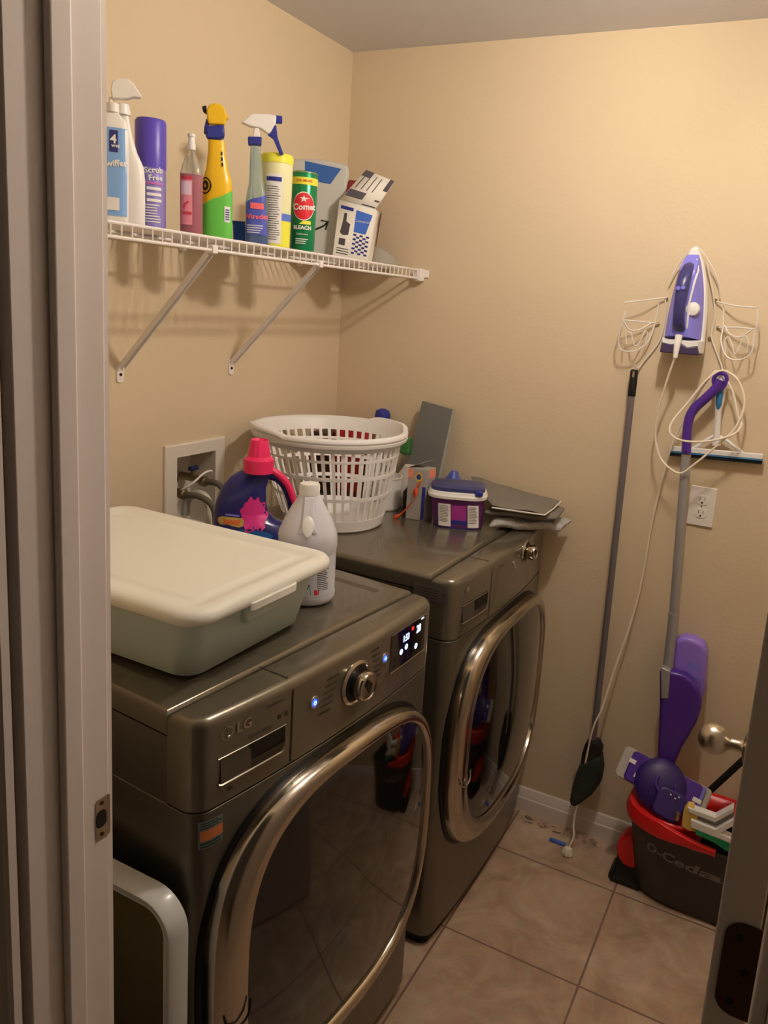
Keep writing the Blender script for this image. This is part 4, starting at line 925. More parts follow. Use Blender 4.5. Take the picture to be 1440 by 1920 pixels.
for i in range(3): rect(fq, .08, .42, .06+.045*i, .075+.045*i, g)
g.build('picture_print', mat('charcoal_ink', A(78, 68, 66), .5), t)
g = MB(); put_text(g, 'Connector', .011, lambda u, v: fq(.70, .72, .002)+Vector((u, 0, v)), .0, -.1); g.build('panel_text', M_WHT, bp_)
# ---------------------------------------------------------- red cloth behind the carton, wire sprig, clear bag
S = Stand(on_shelf(655, .10)); t_ = MB()
f = S.form([(485, 640, 690), (470, 636, 700), (380, 640, 700), (345, 646, 690), (330, 655, 678)], .5, 2.2); o = f.mesh(24).xf(Matrix.Translation(S.P)@Matrix.Rotation(S.rz, 4, 'Z')).build('red_pouch', mat('dark_red_cloth', A(128, 42, 38), .8), None)
tag(o, 'dark red pouch standing behind the opened white carton on the shelf', 'pouch')
w0 = at(700, 470, 'x', .14)
pts = [Vector((.14, w0.y, 1.772)), at(715, 400, 'x', .14), at(728, 345, 'x', .15), at(745, 343, 'x', .17), at(758, 360, 'x', .19), at(768, 386, 'x', .21)]
tag(MB().tube(spline(pts, 6), .0018, 6).build('wire_sprig', mat('brown_wire', A(110, 62, 44), .6)), 'thin brown stem arching out of the carton toward the far wall', 'stem')
S = Stand(on_shelf(718, .20)); bag = MB(); rows = [(492, 692, 745), (486, 690, 748), (474, 694, 742), (462, 698, 728), (454, 700, 712)]
f = S.form(rows, 1.1, 2.2); 
bagm = MB().loft([[f.pt(2*pi*k/28, r[0], .004*sin(5*2*pi*k/28+r[0]*150), None) for k in range(28)] for r in f.p])
o = bagm.xf(Matrix.Translation(S.P)@Matrix.Rotation(S.rz, 4, 'Z')).build('plastic_bag', mat('cloudy_plastic', (226, 226, 216), .35, trans=.6, ior=1.15), None)
tag(o, 'crumpled cloudy plastic bag lying at the far end of the wire shelf', 'bag')

# ============================================================ ON THE WASHER
def back(P_, d):
    v = Vector((P_.x-CAMP.x, P_.y-CAMP.y, 0)).normalized(); return Vector((P_.x, P_.y, WZ))+v*d
# storage tub
t = thing('storage_tub', (.43, -1.27, WZ), 'large translucent grey-green storage tub with cream lid on top of the washer', 'storage box')
def rr3(x0, x1, y0, y1, r, z): return [Vector((x-.43, y+1.27, z-WZ)) for x, y in rrect(x1-x0, y1-y0, r, 7, (x0+x1)/2, (y0+y1)/2)]
M_TUB = mat('milky_teal_plastic', (206, 222, 218), .35, var=.04, vscale=5); M_LID = mat('cream_lid_plastic', A(230, 213, 180), .42)
zt_ = 1.158
MB().loft([rr3(.200, .650, -1.400, -1.105, .03, WZ), rr3(.192, .660, -1.412, -1.098, .038, WZ+.006), rr3(.168, .690, -1.440, -1.085, .042, zt_-.03), rr3(.160, .700, -1.447, -1.082, .045, zt_),
           rr3(.163, .697, -1.444, -1.085, .042, zt_), rr3(.196, .656, -1.408, -1.102, .034, WZ+.010), rr3(.22, .63, -1.39, -1.12, .03, WZ+.008)]).build('tub_body', M_TUB, t, sharp=45)
lr = lambda g, z: rr3(.140+g, .722-g, -1.467+g, -1.070-g, max(.006, .05-g), z)
lid = MB().loft([lr(.004, zt_-.012), lr(0, zt_-.008), lr(0, zt_+.002), lr(.006, zt_+.010), lr(.018, zt_+.013), lr(.034, zt_+.012), lr(.040, zt_+.007), lr(.060, zt_+.007), lr(.064, zt_+.009), lr(.07, zt_+.009)]).build('tub_lid', M_LID, t, sharp=50)
MB().prism([(.722, -1.34), (.727, -1.33), (.727, -1.22), (.722, -1.21)], lambda u, v, d: Vector((u-.43, v+1.27, d-WZ)), zt_-.020, zt_-.004).build('lid_latch', M_LID, lid, bevel=.002)
MB().loft([[Vector((.668+.012*k+.0-.43, y+1.27, z-WZ)) for y, z in ((-1.33, zt_-.014), (-1.20, zt_-.014), (-1.22, zt_-.060), (-1.31, zt_-.060))] for k in (.6, 2.25)]).build('side_grip', M_TUB, t, bevel=.008, seg=3)
# detergent bottle
M_DET = mat('navy_detergent_plastic', A(34, 32, 84), .22, coat=.3); M_HOT = mat('hot_pink_cap', A(238, 40, 84), .35)
S = Stand(back(at(476, 1052, 'z', WZ), .055)); t = S.thing('detergent_bottle', 'navy laundry detergent bottle with hot pink cap on the washer beside the basket', 'bottle')
f = S.form([(1040, 412, 545), (1034, 404, 550), (1000, 401, 551), (984, 401, 547), (974, 402, 520), (960, 403, 503), (940, 407, 499), (915, 418, 499), (895, 434, 506), (884, 452, 514)], .48, 2.5)
f.mesh(44).build('bottle', M_DET, t, sharp=60)
def K3(px, py, d=0): u, v = S.K(px, py); return Vector((u, d, v))
v00 = S.K(476, 1040)[1]
hd = MB().tube(spline([K3(500, 890), K3(520, 896), K3(536, 912), K3(547, 940), K3(550, 968), K3(543, 992)], 6), [.013]*31, 14).build('handle', M_DET, t)
MB().tube(spline([K3(508, 882, -.006), K3(524, 892, -.008), K3(540, 911, -.008), K3(550, 940, -.006), K3(553, 950, -.004)], 6), [.009]*25, 10).build('handle_label', M_HOT, hd)
cx_, cv_ = S.K(485, 884)
def cr(px0, px1): return (S.K(px1, 860)[0]-S.K(px0, 860)[0])/2
R1, R2, R3 = cr(457, 513), cr(466, 507), cr(470, 503)
cap = MB(); pr_ = [(R1, cv_-.004), (R1, S.K(485, 864)[1]), (R2*1.02, S.K(485, 858)[1]), (R3, S.K(485, 832)[1]), (R3*.93, S.K(485, 829)[1]), (R3*.8, S.K(485, 833)[1])]
cap.loft([[Vector((cx_+r*(1+(.02*cos(12*2*pi*k/72) if i > 1 else 0))*cos(2*pi*k/72), r*(1+(.02*cos(12*2*pi*k/72) if i > 1 else 0))*sin(2*pi*k/72), z)) for k in range(72)] for i, (r, z) in enumerate(pr_)]); cap.build('cap', M_HOT, t)
zb_ = f.p[0][0]
def dm(px, py, off=.001):
    u, v = S.K(px, py); r = f.row(v-S.K(476, 1040)[1]); x = max(-.97, min(.97, (u-r[4])/r[1]))
    return Vector((u, -r[2]*(1-abs(x)**r[3])**(1/r[3])-off, v))
for o_ in t.children:
    if o_.name.startswith('bottle'): o_.location.z = S.K(476, 1040)[1]
def blob(pts, n=3, off=.001):
    c = (sum(p[0] for p in pts)/len(pts), sum(p[1] for p in pts)/len(pts)); g = MB(); N = len(pts)
    vs = [dm(*c, off)]
    for k in range(1, n+1): vs += [dm(c[0]+(x-c[0])*k/n, c[1]+(y-c[1])*k/n, off) for x, y in pts]
    fs = [(0, 1+i, 1+(i+1) % N) for i in range(N)]
    for k in range(n-1): fs += [(1+k*N+i, 1+(k+1)*N+i, 1+(k+1)*N+(i+1) % N, 1+k*N+(i+1) % N) for i in range(N)]
    return g.add(vs, fs)
fl = [(476+(27+3*cos(9*a))*cos(a)*.9, 962+(32+4*cos(11*a+1))*sin(a)) for a in [2*pi*k/72 for k in range(72)]]
blob(fl).build('flower_print', mat('magenta_print', A(206, 44, 110), .4), t)
blob([(430, 1003), (450, 985), (475, 978), (505, 990), (530, 1005), (520, 1030), (450, 1032)], 3, .0014).build('teal_print', mat('teal_print', A(20, 84, 130), .4), t)
rb1 = blob([(412, 966), (418, 963), (455, 965), (459, 969), (457, 978), (450, 980), (415, 977), (411, 972)], 2, .0020).build('ribbon_print', mat('gold_print', A(176, 140, 62), .4), t)
blob([(421, 967), (452, 968), (450, 977), (422, 975)], 2, .0026).build('ribbon_text', mat('orange_ink', A(200, 96, 40), .4), rb1)
blob([(425, 958), (450, 960), (450, 963), (425, 961)], 1, .0016).build('heading_print', M_LAV, t)
# bleach jug
S = Stand(back(at(578, 1139, 'z', WZ), .056)); t = S.thing('bleach_jug', 'round white bleach jug with white cap standing on the washer behind the tub', 'jug')
M_JUG = mat('white_hdpe', (222, 222, 236), .32)
f = S.form([(1122, 534, 622), (1116, 529, 627), (1108, 527, 628), (1100, 529, 627), (1030, 526, 630), (1022, 523, 632), (1004, 523, 632), (996, 525, 630), (975, 535, 622), (955, 547, 611), (938, 559, 602), (928, 563, 598)], .95, 2.0)
jb = f.mesh(44).build('jug', M_JUG, t, sharp=60)
cu_, H_ = f.p[-1][4], f.p[-1][0]
MB().lathe([(0, -.004), (.0215, -.004), (.0215, .014), (.020, .018), (0, .018)], (cu_, 0, H_), 36).build('cap', M_WHT, t)
fn = f.face(0, .001)
hh = H_
gr = MB(); gr.loft([[f.pt(-pi/2+(w_*(1 if k < 2 else -1)) , hh*z, (-.001 if k in (0, 3) else .005)) for k in range(4)] for z, w_ in ((.68, .34), (.72, .27), (.78, .24), (.86, .26), (.93, .34), (.97, .42))]); gr.build('grip_spine', M_JUG, t, bevel=.002, seg=3)
dp_ = [(.0085*sin(a)*(1-.35*cos(a)) , .018*-cos(a)*1.0) for a in [2*pi*k/24 for k in range(24)]]
g = MB(); g.loft([[f.pt(-pi/2+(x*s_)/.045, hh*.735+y*s_, o_) for x, y in dp_] for s_, o_ in ((1.15, .0045), (1.0, .0066), (.7, .0074), (.01, .0076))], (False, True)); g.build('grip_drop', M_WHT, t)
l_ = MB(); l_.grid(lambda a, b_: fn(-.062+.13*a, .022+.085*b_), 16, 1) ; lb = l_.build('label', mat('pale_lilac_label', A(208, 200, 200), .4), t)
fn = f.face(0, .0017)
l_ = MB(); lines(l_, fn, .018, .046, .034, .100, 16, .0016, .3, 5); put_text(l_, 'Bleach', .009, lambda u, v: fn(.034+u, .102+v), .02, -pi/2*0); l_.build('label_text', M_INK, lb)
l_ = MB(); patch(l_, fn, .012, .022, .026, .037, 3); l_.build('red_mark', M_RED, lb)
l_ = MB(); l_.add([fn(-.006, .026), fn(.006, .026), fn(.004, .046), fn(.002, .052), fn(-.002, .046)], [(0, 1, 2, 3, 4)]); l_.build('blue_mark', M_NAVY, lb)

# ============================================================ ON THE DRYER
M_BSK = mat('white_basket_plastic', A(226, 212, 188), .4)
BC0, BC1, BR0, BR1, BH = Vector((.305, -.452)), Vector((.262, -.428)), .138, .214, .270
t = thing('laundry_basket', (BC0.x, BC0.y, WZ), 'empty round white slatted laundry basket on the dryer', 'basket')
def bp(th, s, off=0):
    c = BC0.lerp(BC1, s); r = BR0+(BR1-BR0)*(s**.85)+off
    return Vector((c.x-BC0.x+r*cos(th), c.y-BC0.y+r*sin(th), BH*s))
NR = 46; g = MB()
for i in range(NR):
    th = 2*pi*i/NR; w_ = .052
    rg = []
    for s in [0.10+.80*k/8 for k in range(9)]:
        rg.append([bp(th-w_/2, s, .0), bp(th+w_/2, s, .0), bp(th+w_/2*.8, s, -.004), bp(th-w_/2*.8, s, -.004)])
    g.loft(rg)
o = g.build('slats', M_BSK, t); o['kind'] = 'stuff'
for s0, s1, off in ((.34, .375, .001), (.56, .595, .001), (.745, .77, .001)):
    MB().loft([[bp(2*pi*k/64, s, o_) for k in range(64)] for s, o_ in ((s0, off), (s1, off), (s1, -.005), (s0, -.005), (s0, off))], (False, False)).build('hoop', M_BSK, t)
MB().loft([[bp(2*pi*k/64, s, o_) for k in range(64)] for s, o_ in ((0, -.004), (.02, .001), (.13, .001), (.13, -.003), (.02, -.004), (.015, -.02))]).build('base', M_BSK, t)
def bump(th):
    return max([max(0, 1-(abs((th-radians(a0)+pi) % (2*pi)-pi)/radians(28))**6) for a0 in (-118, 62)])
rim = MB().loft([[bp(2*pi*k/96, s, o_+(.004*bump(2*pi*k/96) if s > .95 else 0))+Vector((0, 0, (.010*bump(2*pi*k/96) if s > .95 else 0))) for k in range(96)] for s, o_ in ((.85, 0), (.87, .005), (.90, .009), (.905, .015), (.935, .016), (.94, .009), (.955, .010), (.96, .015), (.985, .014), (1.0, .009), (1.0, -.001), (.96, -.004), (.85, -.003), (.85, 0))], (False, False)).build('rim', M_BSK, t, sharp=60)

# things behind and right of the basket
def cub(name, x0, x1, y0, y1, h, mt, label, cat, z0=WZ, rz=0, bevel=.002):
    o = MB().box((0, 0, h/2), (x1-x0, y1-y0, h)).xf(Matrix.Translation(((x0+x1)/2, (y0+y1)/2, z0))@Matrix.Rotation(rz, 4, 'Z')).build(name, mt, None, bevel=bevel)
    return tag(o, label, cat)
def xat(px, py, y): return at(px, py, 'y', y).x
o = cub('carton', .085, .195, -.13, -.075, .225, mat('red_carton', A(186, 40, 36), .5), 'red carton seen through the slats behind the laundry basket', 'box')
o = cub('carton', .205, .258, -.125, -.065, .175, mat('mottled_green_grey', A(132, 138, 108), .6, var=.4, vscale=60), 'mottled grey-green carton seen through the basket slats, right of the red carton', 'box')
o = cub('carton', .008, .075, -.16, -.05, .19, mat('dark_brown_carton', A(70, 44, 30), .6), 'dark brown carton in the corner behind the laundry basket', 'box')
S = Stand(Vector((at(716, 800, 'y', -.034).x, -.034, WZ))); 
t = S.thing('bottle', 'bottle with a round blue cap in the corner behind the basket rim', 'bottle')
Form([(0, .026, .025, 2.3), (.16, .026, .025, 2.3), (.20, .018, .018, 2), (.215, .018, .018, 2)]).mesh(28).build('body', M_WHT, t)
MB().lathe([(0, .212), (.024, .212), (.026, .225), (.026, .262), (.022, .275), (.010, .281), (0, .282)], n=28).build('cap', M_NAVY, t)
M_GRT = mat('green_plastic_tray', A(62, 112, 52), .4)
q = [at(744, 826, 'y', -.055), at(778, 818, 'y', -.055), at(778, 840, 'y', -.055), at(776, 851, 'y', -.055), at(740, 840, 'y', -.055)]
zc = min(p.z for p in q)
o = MB().prism([(p.x, p.z) for p in q]+[(q[0].x-.01, q[0].z-.01)], lambda u, v, d: Vector((u, d, v)), -.100, -.070).build('green_pouch', M_GRT, None, bevel=.006, seg=3); tag(o, 'flat green plastic pouch resting on the white paper parcel beside the grey board', 'pouch')
def soft(corners, th, name, mt, nu=14, nv=10, amp=.004, seed=0, fr=18, parent=None, edge=.35):
    """a padded quilt-like slab through four corner points"""
    A_, B_, C_, D_ = [Vector(c) for c in corners]; n_ = (B_-A_).cross(D_-A_).normalized(); n_ = n_ if n_.z > 0 else -n_
    def pt(a, b_, s):
        p = A_.lerp(B_, a).lerp(D_.lerp(C_, a), b_); e = min(1, min(a, 1-a, b_, 1-b_)*2/edge); k = sqrt(max(0, 1-(1-e)**2))
        return p+n_*(amp*noise.noise(p*fr+Vector((seed, 0, 0)))*2+s*th/2*(.25+.75*k))
    g = MB(); g.grid(lambda a, b_: pt(a, b_, 1), nu, nv); g.grid(lambda a, b_: pt(a, b_, -1), nu, nv)
    m_ = nu+1; base = m_*(nv+1)
    ed = [i for i in range(m_)]+[j*m_+nu for j in range(1, nv+1)]+[nv*m_+i for i in range(nu-1, -1, -1)]+[j*m_ for j in range(nv-1, 0, -1)]
    g.f += [(ed[i], ed[(i+1) % len(ed)], base+ed[(i+1) % len(ed)], base+ed[i]) for i in range(len(ed))]
    return g.build(name, mt, parent, sub=1)
M_CLO = mat('offwhite_paper', A(206, 186, 158), .7, bump=.3, bscale=30)
# white paper parcel
S = Stand(Vector((.392, -.140, WZ)), radians(20)); rws = [(958, 728, 776), (930, 726, 778), (880, 730, 778), (852, 742, 774)]
f = Form([(0, .040, .030, 3), (.06, .042, .032, 2.6), (.10, .040, .030, 2.4), (.128, .026, .022, 2.2)])
g = MB().loft([[f.pt(2*pi*k/24, r[0], .005*sin(3*2*pi*k/24+r[0]*60), None) for k in range(24)] for r in f.p])
o = g.xf(Matrix.Translation(S.P)@Matrix.Rotation(S.rz, 4, 'Z')).build('paper_parcel', M_CLO, None, sharp=25); tag(o, 'crumpled off-white paper parcel between the basket and the small orange carton', 'parcel')
# pail
S = Stand(Vector((.345, -.232, WZ))); 
S = Stand(Vector((.352, -.228, WZ)))
t = S.thing('white_pail', 'small white plastic pail half hidden behind the laundry basket base', 'pail')
MB().lathe([(0, 0), (.040, 0), (.043, .004), (.045, .10), (.047, .10), (.047, .106), (.043, .106), (.041, .006), (0, .006)]).build('pail', M_BSK, t)
# dark plastic bag
f = Form([(0, .024, .022, 2.2), (.02, .029, .026, 2.2), (.06, .027, .024, 2.3), (.085, .012, .012, 2)]); P_ = Vector((.432, -.205, WZ))
g = MB().loft([[f.pt(2*pi*k/30, r[0], .004*sin(4*2*pi*k/30+r[0]*90)) for k in range(30)] for r in f.p])
o = g.xf(Matrix.Translation(P_)).build('dark_bag', mat('smoky_plastic', (60, 56, 50), .2, trans=.3), None, sharp=25); tag(o, 'small dark smoky plastic bag between the white pail and the orange carton', 'bag')
# grey board against the far wall
M_BRD = mat('grey_board', A(104, 98, 84), .6, var=.12, vscale=10)
bt0, bt1 = at(793, 752, 'y', -.035), at(850, 768, 'y', -.035)
o = MB().loft([[Vector((bt0.x-.035, -.100, WZ)), Vector((bt1.x-.018, -.100, WZ-.0)), Vector((bt1.x-.018, -.090, WZ)), Vector((bt0.x-.035, -.090, WZ))],
               [Vector((bt0.x, -.040, bt0.z)), Vector((bt1.x, -.040, bt1.z)), Vector((bt1.x, -.030, bt1.z)), Vector((bt0.x, -.030, bt0.z))]]).build('grey_board', M_BRD, None)
tag(o, 'tall grey board on the dryer leaning against the far wall', 'board')
child_world(MB().loft([[Vector((bt1.x-.018, -.1005, WZ+.002)), Vector((bt1.x-.010, -.1005, WZ+.002)), Vector((bt1.x-.010, -.089, WZ+.002)), Vector((bt1.x-.018, -.089, WZ+.002))],
               [Vector((bt1.x, -.0405, bt1.z)), Vector((bt1.x+.006, -.0405, bt1.z)), Vector((bt1.x+.006, -.029, bt1.z)), Vector((bt1.x, -.029, bt1.z))]]), 'edge_trim', mat('pale_edge', A(156, 148, 124), .5), o)
# small carton with orange print and an orange ribbon
c0 = at(800, 979, 'z', WZ); c0.z = WZ; c0 = c0+Vector((-.011, .002, 0)); e1 = Vector((-.95, -.10, 0)).normalized()*.060; e2 = Vector((.06, .95, 0)).normalized()*.052
HB = .158
t = thing('small_carton', tuple(c0+(e1+e2)/2), 'small open carton with orange top print and a navy stripe, left of the white-rimmed tub', 'box')
def bx3(pts): return [p for p in pts]
g = MB().loft([[c0, c0+e2, c0+e1+e2, c0+e1], [p+Vector((0, 0, HB)) for p in (c0, c0+e2, c0+e1+e2, c0+e1)]]); W_(g, 'carton', mat('grey_carton', A(158, 144, 122), .5), t, bevel=.001)
no1 = Vector((e1.y, -e1.x, 0)).normalized(); no1 = no1 if no1.y < 0 else -no1; no2 = Vector((e2.y, -e2.x, 0)).normalized(); no2 = no2 if no2.x > 0 else -no2
fa_ = lambda a, b_, k=.0008: c0+e1*a+Vector((0, 0, HB*b_))+no1*k
fb_ = lambda a, b_, k=.0008: c0+e2*a+Vector((0, 0, HB*b_))+no2*k
M_OR = mat('salmon_orange_print', A(236, 130, 92), .5)
g = MB(); rect(fa_, .72, .98, .80, .98, g); W_(g, 'orange_print', M_OR, t); g = MB(); rect(fb_, .25, .98, .82, .98, g); W_(g, 'orange_print', M_OR, t)
g = MB(); rect(fa_, .02, .20, .02, .66, g); W_(g, 'navy_stripe', M_NAVY, t)
g = MB(); g.loft([[c0+e1*(.42+r*cos(2*pi*k/24))+Vector((0, 0, HB*.84+.066*r*1.1*sin(2*pi*k/24)))+no1*.001 for k in range(24)] for r in (.20, .14)], (False, False)); W_(g, 'yellow_ring', mat('yellow_ink', A(220, 170, 50), .5), t)
g = MB(); g.loft([[c0+e1*(.42+r*cos(2*pi*k/16))+Vector((0, 0, HB*.84+.066*r*1.1*sin(2*pi*k/16)))+no1*.0012 for k in range(16)] for r in (.10, .01)], (False, False)); W_(g, 'logo_print', M_NAVY, t)
g = MB(); tp = [c0+e1, c0+e1+e2]; tp2 = [tp[0]+Vector((.045, .02, .020)), tp[1]+Vector((.045, .02, .020))]
g.add([p+Vector((0, 0, HB)) for p in tp]+[p+Vector((0, 0, HB)) for p in (tp2[1], tp2[0])], [(0, 1, 2, 3)]); W_(g, 'flap', mat('grey_carton', A(158, 144, 122), .5), t, solid=.0012)
M_RIB = mat('orange_ribbon', A(226, 84, 36), .3, trans=.15)
rp = [fa_(.30, .72, .004), fa_(.55, .62, .007), fa_(.42, .50, .012), fa_(.60, .36, .014), fa_(.95, .18, .018), fa_(1.25, .05, .020), fa_(1.50, .012, .022)]
rp = spline(rp, 6); g = MB(); g.grid(lambda a, b_: rp[min(len(rp)-1, int(a*(len(rp)-1)+.5))]+Vector((0, 0, .021*(b_-.5)+.0))+Vector((.012*(b_-.5), 0, 0)), len(rp)-1, 2)
o = g.build('orange_ribbon', M_RIB, None, solid=.0008); 
tag(o, 'loose orange ribbon trailing down the small carton onto the dryer top', 'ribbon')
# tub of laundry pods
S = Stand(back(at(868, 993, 'z', WZ), .055)); t = S.thing('pod_tub', 'purple and navy laundry pod tub with white rim and navy lid on the dryer', 'tub')
f = S.form([(978, 815, 903), (975, 813, 905), (925, 809, 909), (922, 809, 909)], .72, 3.6)
f.mesh(56).build('tub', mat('plum_plastic', A(92, 36, 84), .35), t, sharp=60)
hz = f.p[-1][0]; ra, rb2, cu = f.p[-1][1], f.p[-1][2], f.p[-1][4]
def ringz(a, b_, z, n=3.4, N=56): return [Vector((cu+a*sgn(cos(2*pi*k/N), 2/n), b_*sgn(sin(2*pi*k/N), 2/n), z)) for k in range(N)]
MB().loft([ringz(ra+.002, rb2+.002, hz-.004), ringz(ra+.008, rb2+.008, hz-.002), ringz(ra+.009, rb2+.009, hz+.006), ringz(ra+.006, rb2+.006, hz+.010), ringz(ra+.005, rb2+.005, hz+.016), ringz(ra, rb2, hz+.018)]).build('rim', M_WHT, t)
ld = MB().loft([ringz(ra-.002, rb2-.002, hz+.016), ringz(ra+.001, rb2+.001, hz+.020), ringz(ra+.001, rb2+.001, hz+.029), ringz(ra-.004, rb2-.004, hz+.033), ringz(ra*.5, rb2*.5, hz+.035)]).build('lid', mat('navy_lid', A(56, 56, 88), .4), t)
MB().box((cu+ra*.78, -rb2-.001, hz+.020), (.022, .012, .016)).build('lid_tab', M_NAVY, ld, bevel=.003)
fn = f.face(0, .0010)
l_ = MB(); l_.grid(lambda a, b_: fn(-.070+.140*a, .0+.026*b_), 14, 1); l_.build('navy_base_print', M_NAVY, t)
l_ = MB(); l_.grid(lambda a, b_: fn(-.018+.044*a, .026+.045*b_), 6, 1); l_.build('magenta_print', mat('magenta_panel', A(150, 44, 110), .4), t)
fn = f.face(0, .0018)
for u0, u1 in ((-.056, -.020), (.030, .062)):
    l_ = MB(); patch(l_, fn, u0, u1, .006, .074, 6); lw = l_.build('label_panel', M_PAPL, t)
    l_ = MB(); lines(l_, f.face(0, .0026), u0+.003, u1-.003, .018, .070, 11, .0013, .3, 4); l_.build('label_text', M_INK, lw)
# blue patterned bag behind
f = Form([(0, .028, .018, 2.2), (.05, .034, .020, 2.2), (.09, .026, .016, 2.1), (.115, .008, .008, 2)]); P_ = at(850, 905, 'y', -.055); P_.z = WZ
g = MB().loft([[f.pt(2*pi*k/30, r[0], .003*sin(5*2*pi*k/30+r[0]*90)) for k in range(30)] for r in f.p])
o = g.xf(Matrix.Translation(P_)).build('blue_bag', mat('blue_patterned_film', A(84, 92, 150), .4, var=.6, vscale=70), None, sharp=25); tag(o, 'small blue patterned bag behind the pod tub, right of the grey board', 'bag')
# folded mats and cloth on the right
M_QLT = mat('taupe_quilt', A(112, 100, 80), .8, bump=.5, bscale=90); M_PIP = mat('cream_piping', A(222, 206, 176), .5); M_SHG = mat('grey_terry_cloth', A(172, 160, 138), .95, bump=1, bscale=160, var=.25, vscale=60)
a_ = at(880, 892, 'y', -.022); b_ = at(1052, 940, 'y', -.030); c_ = at(1022, 963, 'z', WZ+.071); d_ = at(922, 949, 'z', WZ+.073)
pad = soft([a_, b_, c_, d_], .012, 'quilted_mat', M_QLT, amp=.003); tag(pad, 'taupe quilted mat with cream piping, topmost of the cloths on the dryer corner', 'mat')
child_world(MB().tube([d_+Vector((0, 0, -.004)), d_.lerp(c_, .5)+Vector((0, -.002, -.004)), c_+Vector((0, -.002, -.004)), c_.lerp(b_, .5)+Vector((.002, 0, -.003)), b_], .0024, 6), 'piping', M_PIP, pad)
a2, b2, c2, d2 = at(905, 930, 'y', -.045), at(1060, 962, 'y', -.030), at(1046, 976, 'z', WZ+.046), at(906, 962, 'z', WZ+.046)
a2 = Vector((d2.x-.01, -.045, WZ+.054))
o = soft([a2, Vector((.875, -.035, WZ+.054)), c2+Vector((0, 0, .003)), d2+Vector((0, 0, .003))], .026, 'folded_cloth', M_QLT, amp=.003, seed=3); tag(o, 'folded taupe cloth lying between the quilted mat and the grey terry rag', 'cloth')
c3, d3 = at(1058, 990, 'z', WZ+.019), at(916, 984, 'z', WZ+.019)
o = soft([Vector((d3.x-.015, -.060, WZ+.019)), Vector((.900, -.035, WZ+.016)), Vector((.893, -.120, WZ+.014)), Vector((d3.x, d3.y, WZ+.019))], .026, 'terry_rag', M_SHG, nu=26, nv=14, amp=.005, seed=7, fr=40); tag(o, 'crumpled grey terry rag bulging over the front right corner of the dryer', 'rag')

# ============================================================ ON THE FLOOR
M_BKT = mat('charcoal_bucket', (52, 50, 44), .5); M_BRED = mat('bright_red_plastic', A(206, 26, 24), .3); M_BKI = mat('black_bucket_inside', (16, 15, 14), .5)
t = thing('mop_bucket', (1.455, -.15, 0), 'charcoal spin mop bucket with red wringer on the floor by the open door', 'bucket')
fb = Form([(.004, .205, .082, 3.2, 0, .028), (.012, .212, .088, 3.2, 0, .025), (.14, .232, .105, 3.0, 0, .012), (.262, .250, .118, 2.8, 0, 0)])
rgs = [[fb.pt(2*pi*k/64, r[0], 0, r) for k in range(64)] for r in fb.p]
inn = [[fb.pt(2*pi*k/64, z, -.005) for k in range(64)] for z in (.262, .14, .02)]
MB().loft(rgs+inn).build('bucket_body', M_BKT, t)
l_ = MB(); fn = fb.face(0, .001)
put_text(l_, 'O-Cedar', .042, lambda u, v: fn(-.052+u, .186+v), .025, -.10); l_.build('lettering', mat('grey_lettering', A(118, 108, 92), .5), t)
# red wringer round the left part of the rim
g = MB(); N = 40; rg = []
for k in range(N+1):
    a = radians(75+195*k/N); taper = min(1, (N-k)/8+.25)
    P0_ = fb.pt(a, .262); o_ = (P0_-Vector((0, 0, P0_.z))).normalized(); h = .030*taper
    rg.append([P0_+o_*.010*taper+Vector((0, 0, -.016*taper)), P0_+o_*.014*taper+Vector((0, 0, .004)), P0_+o_*.006+Vector((0, 0, h)), P0_-o_*.010+Vector((0, 0, h)), P0_-o_*.040*taper+Vector((0, 0, h*.1)), P0_-o_*.05*taper+Vector((0, 0, -.03))])
g.loft(rg); g.build('wringer_rim', M_BRED, t, bevel=.003, sharp=50)
g = MB().loft([[Vector((-.13+r*cos(2*pi*k/40), -.0+r*.80*sin(2*pi*k/40), z)) for k in range(40)] for r, z in ((.105, .284), (.110, .276), (.085, .22), (.07, .18))], (False, True)); g.build('wringer_basket', M_BRED, t, solid=.003)
g = MB().tube([fb.pt(radians(x), .262)+Vector((0, 0, .004)) for x in range(-85, 80, 6)], .005, 8); g.build('bucket_rim', M_BRED if False else M_BKT, t)
g = MB().tube([fb.pt(radians(x), .266)+Vector((0, 0, .006)) for x in range(20, 90, 5)], .006, 8); g.build('back_rim', M_BRED, t)
# spin pedal and its foot on the left
T0 = Vector((1.455, -.15, 0))
ft = MB().loft([[Vector((1.215+sx*w_-1.455, -.135+sy*h_+.15, z)) for sx, sy in ((-1, -.75), (-.8, -1), (1, -1), (1, 1), (-.8, 1), (-1, .75))] for w_, h_, z in ((.048, .052, 0), (.048, .052, .014), (.042, .046, .022), (.034, .03, .060), (.03, .026, .10))]); fo = ft.build('pedal_foot', M_BKI, t, bevel=.004)
pd = [(1158, 1580), (1166, 1564), (1178, 1558), (1190, 1562), (1200, 1580), (1202, 1612), (1190, 1622), (1172, 1614), (1162, 1600)]
g = MB().prism([(at(x, y, 'y', -.150).x-1.455, at(x, y, 'y', -.150).z) for x, y in pd], lambda u, v, d: Vector((u, d+.15, v)), -.175, -.115); pe = g.build('pedal', M_BRED, t, bevel=.012, seg=3)
# black handle
h0, h1 = at(1312, 1500, 'y', -.10), at(1386, 1432, 'y', -.10); dd = (h1-h0)
tag(MB().tube([h0-dd*.35, h0+dd*1.15], .0095, 14).build('mop', M_BLK), 'mop with a slanting black handle sticking out of the bucket below the door knob', 'mop')
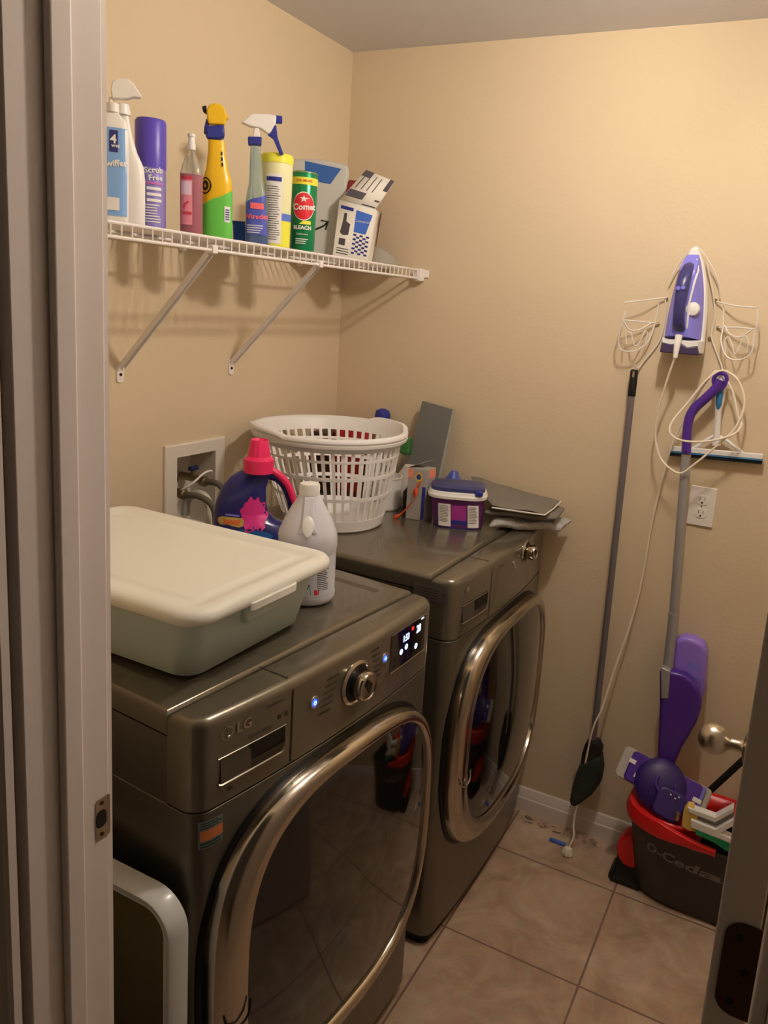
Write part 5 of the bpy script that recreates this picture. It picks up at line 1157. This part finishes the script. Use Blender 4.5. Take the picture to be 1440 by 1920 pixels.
# scrub brush: yellow end, white bars, green bristles
S = Stand(at(1312, 1566, 'y', -.262)); t = S.thing('scrub_brush', 'white and yellow scrub brush with green bristles lying across the bucket rim', 'brush')
S.slabp([(1277, 1548), (1281, 1520), (1288, 1511), (1300, 1512), (1309, 1530), (1306, 1560), (1290, 1556)], -.004, .026).build('yellow_end', mat('mustard_plastic', A(214, 172, 82), .4), t, bevel=.003)
wh = MB()
S.slabp([(1290, 1511), (1341, 1530), (1375, 1512), (1375, 1521), (1341, 1540), (1291, 1520)], -.008, .018).build('bar', M_WHT, t, bevel=.002)
S.slabp([(1296, 1532), (1342, 1551), (1375, 1532), (1375, 1545), (1350, 1558), (1375, 1570), (1372, 1578), (1296, 1547)], -.012, .016).build('bar', M_WHT, t, bevel=.002)
S.slabp([(1292, 1522), (1340, 1541), (1375, 1524), (1375, 1532), (1342, 1550), (1296, 1532)], .004, .014).build('shadow_bar', mat('grey_shadow', A(140, 130, 116), .5), t)  # grey strip painted in for the shade between the white bars
g = MB()
q = [(1305, 1550), (1350, 1569), (1375, 1580), (1372, 1598), (1340, 1576), (1304, 1560)]
S.slabp(q, -.012, .018).build('bristles', mat('green_bristles', A(28, 128, 72), .8, bump=1, bscale=300), t, bevel=.002)
cpn = at(1270, 1530, 'y', -.235)
o = MB().lathe([(0, 0), (.008, 0), (.008, .018), (.006, .021), (0, .021)], cpn-Vector((0, 0, .010)), 16).build('metal_cap', M_NICK); tag(o, 'small silvery cap between the purple mop head and the yellow brush end', 'cap')
# loose blue clip on the floor
a_, b_ = at(1031, 1573, 'z', .006), at(1061, 1584, 'z', .006)
o = MB().tube([a_, a_.lerp(b_, .1), a_.lerp(b_, .6), b_], [.004, .006, .006, .0045], 10).build('blue_clip', mat('cornflower_plastic', A(70, 104, 170), .4)); tag(o, 'small blue plastic stick lying on the tiles beside the white plug', 'stick')
# lint by the baseboard
g = MB()
for i in range(60):
    px = random.uniform(985, 1120); py = 1533+(px-985)*.36+random.uniform(-4, 8); p = at(px, py, 'z', .002); p.y = min(p.y, -.018)
    g.tube(spline([p+Vector((random.uniform(-.008, .008), random.uniform(-.006, .003), random.uniform(0, .003))) for _ in range(3)], 3), .0007, 3)
o = g.build('lint', mat('grey_lint', A(110, 88, 68), .95)); o['kind'] = 'stuff'; tag(o, 'grey lint gathered on the tiles along the far baseboard', 'lint')
# white-framed dark panel beside the washer
YF = -1.560
qx = at(320, 1850, 'y', YF).x; qz = at(260, 1648, 'y', YF).z
t = thing('framed_panel', (qx-.24, YF+.02, 0), 'dark glossy panel with rounded white frame standing against the side of the washer', 'panel')
def rp_(g, N=8):
    x0, x1, z0, z1, r = qx-.48+g, qx-g, .0+g, qz-.028-g, max(.01, .060-g)
    return rrect(x1-x0, z1-z0, r, N, (x0+x1)/2, (z0+z1)/2)
M_FRM = mat('white_gloss_frame', A(206, 196, 172), .25, coat=.3)
L_ = []
for g_, y in ((0, YF+.036), (0, YF+.006), (.004, YF), (.010, YF+.001), (.013, YF+.003), (.018, YF+.003), (.021, YF+.008), (.024, YF+.009)):
    L_.append([Vector((x, y, z)) for x, z in rp_(g_)])
L_.append([Vector((x, YF+.036, z)) for x, z in rp_(.024)]); L_.append(L_[0])
W_(MB().loft(L_, (False, False)), 'frame', M_FRM, t, sharp=45)
W_(MB().prism(rp_(.0235), lambda u, v, d: Vector((u, d, v)), YF+.011, YF+.030), 'dark_pane', mat('olive_glass', (96, 88, 62), .12, coat=.4), t)
